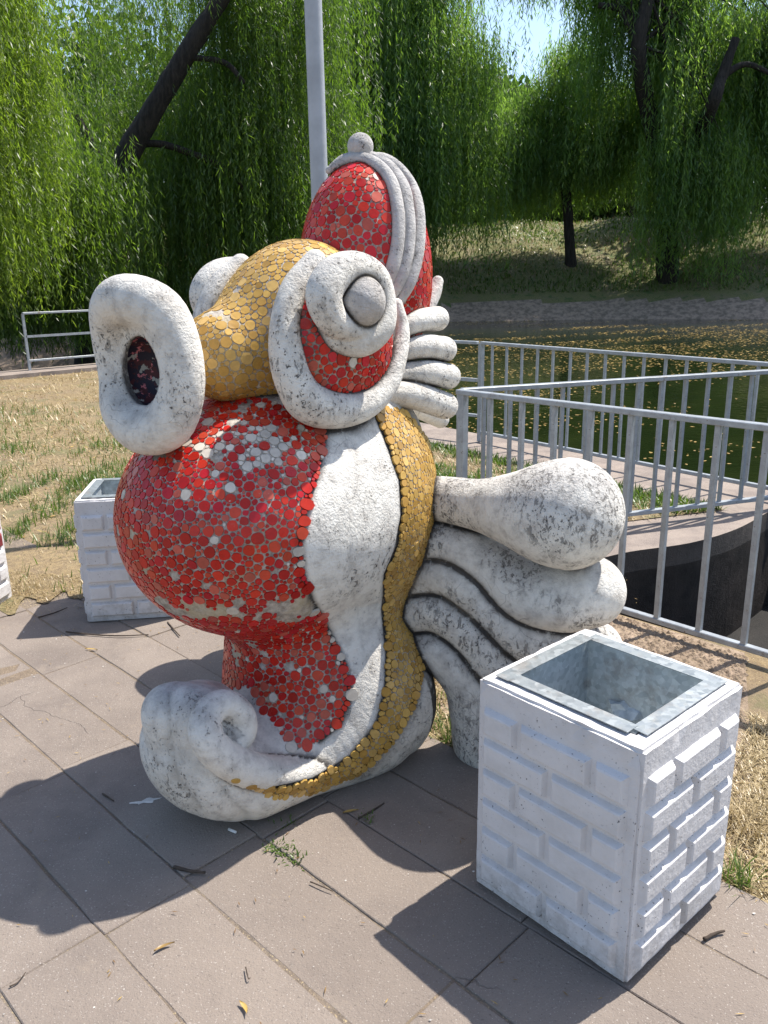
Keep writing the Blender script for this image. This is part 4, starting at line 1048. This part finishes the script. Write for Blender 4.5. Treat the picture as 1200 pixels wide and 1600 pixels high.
def gz(x, y): return float(bank_h(np.array(float(x)), np.array(float(y)))[0])
for i, (x, y, h, rx, rz, lab) in enumerate([(7.6, 62, 9.6, 3.6, 4.2, 'light green tree standing below the gap of open sky'), (17, 74, 9, 4.6, 4.2, 'dark round tree on the skyline beyond the small willow'),
                                       (24, 78, 10, 5, 4.6, 'round tree on the skyline behind the largest willow'), (31, 72, 11, 5, 5, 'skyline tree near the right edge'), (12, 84, 8.5, 4.5, 3.8, 'low dark tree on the skyline under the open sky'),
                                       (1, 66, 12, 5.0, 5, 'tall tree beyond the willow behind the cap'), (-7, 58, 10, 5.0, 4.5, 'tall tree beyond the leaning willow'), (-15, 50, 9, 4.5, 4.2, 'tree beyond the left willow curtain'),
                                       (-9.5, 33, 6.0, 3.6, 2.8, 'dark low bushy tree under the leaning willow'), (-4.0, 34, 6.0, 3.6, 2.8, 'dark bushy tree between the leaning willow and the cap'), (38, 76, 12, 6, 5, 'outermost skyline tree at right'), (20.5, 53, 10.5, 4.6, 3.6, 'leafy tree added behind the largest willow to shade the upper slope'), (4.0, 80, 5.6, 4.6, 2.7, 'low bush on the crest left of the small willow'), (9.5, 82, 5.2, 4.6, 2.5, 'low bush on the crest right behind the small willow trunk'), (15.5, 80, 5.4, 4.6, 2.6, 'low bush on the crest right of the small willow'), (21.5, 82, 5.4, 4.8, 2.6, 'low bush on the crest behind the largest willow'), (28, 80, 5.4, 4.8, 2.6, 'low bush on the crest at the right edge')]):  # leafy tree behind the largest willow is added to shade the slope
    broad_tree((x, y, gz(x, y)), h, rx, rz, lab, 7000 if h > 8 else 6000, 100 + i, .62 if y > 50 else .34)
# thin young trees on the crest
for i, (px, py, Y) in enumerate(((985, 345, 62), (1176, 338, 60))):
    p = at_y(px, py, Y); z = gz(p[0], Y); broad_tree((p[0], Y, z), 6.5, 2.2, 1.9, ('slim young tree with a bare stem on the crest of the far slope', 'slim young tree on the crest near the right edge')[i], 2600, 140 + i, .4, .16)
#@@TREESEND

#@@SMALL
# ------------------------------------------------------------------ GROUND COVER AND LITTER
def blades(name, pts, mat, ln, wd, seed, lean=.35, per=1, parent=None, z=0.0, kind='stuff', tint=(.5, .22)):
    r = np.random.default_rng(seed); n = len(pts)
    base = np.zeros((n, 3)); base[:, :2] = pts[:, :2]; base[:, 2] = z if pts.shape[1] < 3 else pts[:, 2]
    az = r.uniform(0, 6.283, n); tl = np.clip(np.abs(r.normal(lean, .3, n)), 0, 1.45)
    d = np.stack([np.sin(tl) * np.cos(az), np.sin(tl) * np.sin(az), np.cos(tl)], -1)
    s_ = np.stack([-np.sin(az), np.cos(az), 0 * az], -1)
    L = ln * r.uniform(.4, 1.3, n); Wd = wd * r.uniform(.6, 1.3, n)
    m = base + d * (L * .55)[:, None]; tip = base + d * L[:, None]; tip[:, 2] -= L * .18 * np.sin(tl); tip[:, 2] = np.maximum(tip[:, 2], base[:, 2] + .002)
    V = np.stack([base - s_ * (Wd / 2)[:, None], base + s_ * (Wd / 2)[:, None], m + s_ * (Wd * .4)[:, None], m - s_ * (Wd * .4)[:, None], tip], 1).reshape(-1, 3)
    i = np.arange(n)[:, None] * 5
    Q = i + np.array([[0, 1, 2, 3]]); T = i + np.array([[3, 2, 4]])
    t = np.clip(r.normal(*tint, n), 0, 1)
    o = mesh_np(name, V, [Q, T], M[mat], parent, False, {'tint': np.repeat(t, 5)})
    if kind: o['kind'] = kind
    return o
def in_poly(p, poly): return inpoly(p, np.array(poly, float))
r = np.random.default_rng(77)
def scatter(n, poly, fn=None):
    poly = np.array(poly, float); lo, hi = poly.min(0), poly.max(0); p = r.uniform(lo, hi, (n, 2)); p = p[inpoly(p, poly)]
    if fn is not None: p = p[fn(p)]
    return p
def patchy(p, s, seed): return vnoise(np.concatenate([p, np.zeros((len(p), 1))], 1), s, seed)
LEFT = [(-2.4, 3.9), (-1.0, 3.75), (-.55, 3.5), (-.1, 4.2), (-.2, 8), (-2.5, 13), (-5.2, 15.6), (-7.6, 13.8), (-6, 9)]
def gl(x0, y0, sx, sy): return lambda p: np.exp(-((p[:, 0] - x0) / sx) ** 2 - ((p[:, 1] - y0) / sy) ** 2)
# dry straw everywhere, thinner with distance
P = scatter(60000, LEFT, lambda p: r.random(len(p)) < np.clip(1.1 - p[:, 1] / 16, .2, 1))
blades('dry_grass', P, 'straw', .065, .0042, 1, 1.1)
P = scatter(26000, LEFT, lambda p: (p[:, 1] > 5.5) & (r.random(len(p)) < .5 + .5 * patchy(p, 1.6, 8)))
blades('dry_grass', P, 'straw', .11, .010, 15, 1.15, tint=(.45, .3))
P = scatter(9000, LEFT, lambda p: r.random(len(p)) < .5 + .6 * patchy(p, 2.2, 18)); _n = len(P); _a = r.uniform(0, 6.28, _n); _s = r.uniform(.02, .06, _n)
V, Q = leaf_quads(np.concatenate([P, np.full((_n, 1), .008)], 1), np.stack([np.cos(_a), np.sin(_a), r.uniform(0, .35, _n)], -1), np.stack([-np.sin(_a), np.cos(_a), r.normal(0, .3, _n)], -1), _s, _s * .25)
o = mesh_np('leaf_litter', V, [Q], M['litter'], None, False, {'tint': np.repeat(np.clip(r.normal(.45, .35, _n), 0, 1), 4)}); o['kind'] = 'stuff'
g1 = gnd(70, 835); g2 = gnd(60, 765); g3 = gnd(215, 735); g4 = gnd(70, 905); g5 = gnd(110, 700); g6 = gnd(30, 810); g7 = gnd(130, 545); g8 = gnd(170, 760)
def green_left(p):
    w_ = 1.1 * gl(g1[0], g1[1], .7, .25)(p) + 1.3 * gl(g2[0], g2[1], 1.6, .45)(p) + .45 * gl(g3[0], g3[1], .5, .3)(p) + .4 * gl(g5[0], g5[1], 1.0, .3)(p) + .75 * gl(g6[0], g6[1], .5, .25)(p) + .5 * gl(g8[0], g8[1], .6, .3)(p) + .11
    return r.random(len(p)) < w_ * np.clip(.55 + .9 * patchy(p, 6, 4), 0, 1)
P = scatter(150000, [(-5.5, 4.2), (-.8, 4.0), (-.8, 9), (-4.5, 11), (-8, 11)], green_left)
blades('green_grass', P, 'grass', .10, .0065, 2, .6, tint=(.6, .25))
P = scatter(5000, [(-2.2, 3.75), (-1.6, 3.72), (-1.45, 3.95), (-2.2, 4.4)], lambda p: r.random(len(p)) < .8 * gl(*gnd(45, 925)[:2], .14, .12)(p))
blades('dry_tuft', P, 'straw', .09, .004, 3, .8, tint=(.3, .3))
P = scatter(9000, [(-2.3, 3.5), (-1.25, 3.75), (-1.3, 4.2), (-2.4, 4.5)], lambda p: inpoly(p, _sp)); blades('dry_grass', P, 'straw', .035, .0025, 16, 1.25, z=.024, tint=(.25, .3))
# between the leg fin and the base, and behind the sculpture
P = scatter(26000, [(.02, 2.72), (.30, 2.50), (.55, 2.45), (.95, 3.2), (.35, 4.3), (-.6, 4.0), (-.5, 3.2)], lambda p: r.random(len(p)) < .6 + .5 * patchy(p, 5, 9))
blades('sparse_grass', P, 'straw', .06, .004, 4, 1.0, tint=(.4, .3))
P = scatter(14000, [(.0, 2.66), (.30, 2.50), (.42, 2.75), (.4, 4.3), (-.4, 3.6)], lambda p: r.random(len(p)) < .35 + .5 * patchy(p, 7, 12))
blades('green_grass', P, 'grass', .07, .004, 5, .6)
# right of the near bin
P = scatter(26000, [(.93, 1.84), (1.02, 1.74), (1.6, 1.7), (1.7, 2.4), (1.35, 2.75), (1.1, 2.3), (.95, 2.05)], lambda p: r.random(len(p)) < .75)
blades('dry_grass', P, 'straw', .055, .0032, 6, 1.1)
P = np.array([gnd(1150, 1378)[:2]]) + r.normal(0, .022, (90, 2)); blades('green_tuft', P, 'grass', .10, .0035, 7, .75, tint=(.8, .2))
P = np.array([gnd(1150, 1290)[:2]]) + r.normal(0, .045, (200, 2)); blades('dry_tuft', P, 'straw', .10, .0035, 8, .8, tint=(.3, .3))
# grass on the platform
def gp_fn(p): return r.random(len(p)) < np.clip(.5 + .75 * patchy(p, 4, 15), 0, 1)
P = scatter(44000, GRASS_PLAT, gp_fn); blades('green_grass', P, 'grass', .075, .009, 9, .75, z=.126, tint=(.75, .22))
P = scatter(16000, GRASS_PLAT); blades('dry_grass', P, 'straw', .06, .005, 10, 1.1, z=.126)
# small weeds in the paving joint
for px, py, n, s_ in ((447, 1340, 110, .018), (432, 1330, 60, .014), (465, 1350, 60, .012), (575, 1290, 50, .014), (445, 1295, 60, .018)):
    P = gnd(px, py)[:2] + r.normal(0, s_, (n, 2)); blades('joint_weed', P, 'grass', .028, .005, int(px), .9, z=.012)
# grass on the far slope
nb = 30000; X = r.uniform(-1.5, 30, nb); Yb = np.interp(X, BANKX, BANKY) + 2.2 + 13 * r.random(nb) ** 1.1; Hb, _d = bank_h(X, Yb)
ok = r.random(nb) < .5 + .5 * patchy(np.stack([X, Yb], 1), .6, 21)
pk = ok & (r.random(nb) < .35); blades('slope_grass', np.stack([X, Yb, Hb], 1)[pk], 'straw', .2, .05, 11, .8, tint=(.1, .25))
ok = ~ok; blades('slope_grass', np.stack([X, Yb, Hb], 1)[ok], 'grass', .24, .05, 12, .7)
# floating leaves on the pond
n = 42000; X = r.uniform(-4, 26, n); Yb = r.uniform(6.2, 41, n); ok = (Yb < np.interp(X, BANKX, BANKY) - .1) & (1.5 * patchy(np.stack([X, Yb * 2.2], 1), .45, 31) + r.normal(0, .3, n) > .05); X, Yb = X[ok], Yb[ok]; n = len(X)
a = r.uniform(0, 6.28, n); sz = r.uniform(.03, .085, n) * np.interp(Yb, [6, 40], [.8, 1.9])
d = np.stack([np.cos(a), np.sin(a), 0 * a], -1); s_ = np.stack([-np.sin(a), np.cos(a), r.normal(0, .08, n)], -1)
V, Q = leaf_quads(np.stack([X, Yb, np.full(n, WATER_Z + .006)], -1), d, s_, sz, sz * .55)
o = mesh_np('floating_leaves', V, [Q], M['litter'], None, False, {'tint': np.repeat(np.clip(r.normal(.85, .25, n), 0, 1), 4)}); o['kind'] = 'stuff'
# fine leaf litter and pale chips scattered on the paving
n = 700; X = r.uniform(-2.6, 1.3, n); Yb = r.uniform(.9, 4.6, n); a = r.uniform(0, 6.28, n); sz = r.uniform(.006, .026, n)
V, Q = leaf_quads(np.stack([X, Yb, np.full(n, .0235)], -1), np.stack([np.cos(a), np.sin(a), r.uniform(0, .15, n)], -1), np.stack([-np.sin(a), np.cos(a), 0 * a], -1), sz, np.minimum(sz * .22, .003))
o = mesh_np('leaf_crumbs', V, [Q], M['litter'], None, False, {'tint': np.repeat(np.clip(r.normal(.3, .35, n), 0, 1), 4)}); o['kind'] = 'stuff'
n = 380; X = r.uniform(-2.4, 1.3, n); Yb = r.uniform(.9, 4.2, n); sz = .0014 + .0036 * r.random(n) ** 2.5; Vs, Fs_ = [], []
for k in range(n):
    q_ = np.array([(1.3, .2, 0), (.1, .7, 0), (-1, .3, 0), (-.2, -.8, 0), (0, 0, .45)]) * sz[k] * r.uniform(.6, 1.3, (5, 1)) + [X[k], Yb[k], .0205]; Vs.append(q_)
    Fs_ += [(5 * k + i, 5 * k + (i + 1) % 4, 5 * k + 4) for i in range(4)]
o = mesh_np('pale_grit', np.concatenate(Vs), [np.array(Fs_)], M['pebble']); o['kind'] = 'stuff'
# stones on the gravel by the inlet
n = 1500; P = scatter(4200, [(.55, 2.75), (1.30, 2.70), (1.55, 3.22), (1.02, 3.80), (.7, 3.6)]); Vs, Fs_ = [], []
for k, p in enumerate(P):
    s0 = r.uniform(.004, .016); q_ = np.array([(1, 0, 0), (.3, .9, 0), (-.8, .6, 0), (-.8, -.6, 0), (.3, -.9, 0), (0, 0, .7)]) * s0 * r.uniform(.6, 1.3, (6, 1)) + [p[0], p[1], .003]; Vs.append(q_)
    Fs_ += [(6 * k + i, 6 * k + (i + 1) % 5, 6 * k + 5) for i in range(5)]
o = mesh_np('gravel', np.concatenate(Vs), [np.array(Fs_)], M['gravel']); o['kind'] = 'stuff'
# single fallen leaves, twigs, a cigarette end
def leaf(px, py, ang, L, Wd, label, tint):
    p = gnd(px, py, .022); n = 7; s = np.linspace(0, 1, n); wv = np.sin(np.pi * s ** .8) * Wd / 2; bend = .12 * L * np.sin(np.pi * s); zz = .004 + .16 * L * (s - .5) ** 2 * 2
    V = np.concatenate([np.stack([s * L - L / 2, bend + wv, zz], -1), np.stack([s * L - L / 2, bend, zz * .5], -1), np.stack([s * L - L / 2, bend - wv, zz], -1)])
    Q = np.array([(k + j * n, k + 1 + j * n, k + 1 + (j + 1) * n, k + (j + 1) * n) for j in range(2) for k in range(n - 1)])
    o = mesh_np('fallen_leaf', V, [Q[:, ::-1]], M['litter'], None, True, {'tint': np.full(len(V), tint)}); o.location = tuple(p); o.rotation_euler = (0, 0, ang)
    tag(o, label, 'leaf', 'fallen willow leaves on the paving')
leaf(257, 1482, .55, .052, .010, 'curled orange-brown leaf on the sunny paving at lower left', .35)
leaf(380, 1577, -1.0, .042, .010, 'short yellow leaf at the bottom edge of the paving', .95)
leaf(548, 1270, .3, .05, .012, 'yellowed leaf lying in the shade beside the sculpture base', .8)
leaf(143, 1016, -.2, .06, .010, 'pale leaf on the paving by the bin shadow at left', .9)
def twig(pts, rad, label, name='twig', mat='twig', cat='twig'):
    P = np.array([gnd(*q, .024) + np.array([0, 0, random.uniform(0, .004)]) for q in pts]); c = P.mean(0)
    Cm = catmull(P - c, 4); V, Fs = tube_arrays(Cm, np.linspace(rad, rad * .6, len(Cm)), 6, .12)
    o = mesh_np(name, V, Fs, M[mat], None, True); o.location = tuple(c); tag(o, label, cat, 'twigs on the paving' if cat == 'twig' else None)
twig([(272, 1355), (295, 1361), (321, 1364)], .0055, 'thick dark stick in the shadow in front of the base')
twig([(103, 988), (150, 992), (190, 994), (232, 992)], .004, 'long dark twig in the shadow of the left bin')
twig([(160, 1240), (178, 1252)], .003, 'short dark twig in the shadow left of the scroll')
twig([(560, 1279), (585, 1265), (600, 1255)], .0035, 'dark twig between the base and the near bin')
twig([(485, 1378), (505, 1387), (520, 1393)], .002, 'thin twig lying along a paving joint')
twig([(384, 1512), (388, 1530), (391, 1528)], .0018, 'tiny forked twig on the sunny paving')
twig([(15, 1542), (28, 1535), (40, 1520)], .002, 'thin reddish twig near the lower left corner')
twig([(1100, 1468), (1115, 1460), (1132, 1456)], .005, 'brown broken stick right of the near bin')
twig([(262, 972), (272, 984), (281, 994)], .004, 'reddish stick under the red belly')
twig([(60, 965), (85, 958), (105, 950)], .004, 'crossed twigs behind the shadow of the left bin')
cb = gnd(363, 1298, .028); V, Fs = tube_arrays([(-.014, 0, 0), (.014, 0, 0)], [.0042, .0042], 10)
o = mesh_np('cigarette_end', V, Fs, M['paper'], None, True); o.location = tuple(cb); o.rotation_euler = (0, .05, -.5); tag(o, 'white cigarette end lying by the foot of the base', 'litter')
# spilled paint on the paving
pb = gnd(228, 1252, .0212); bm = bmesh.new(); th = np.linspace(0, 6.283, 26, endpoint=False)
vv = [bm.verts.new((.042 * math.cos(t) * (1 + .35 * math.sin(3 * t)), .012 * math.sin(t) * (1 + .5 * math.sin(5 * t + 1)), .0008 * (i % 2))) for i, t in enumerate(th)]
bm.faces.new(vv); o = bm_obj('paint_spill', bm, M['pebble']); o.location = tuple(pb); o.rotation_euler = (0, 0, .3); tag(o, 'pale paint splash on the shaded paving left of the base', 'stain')
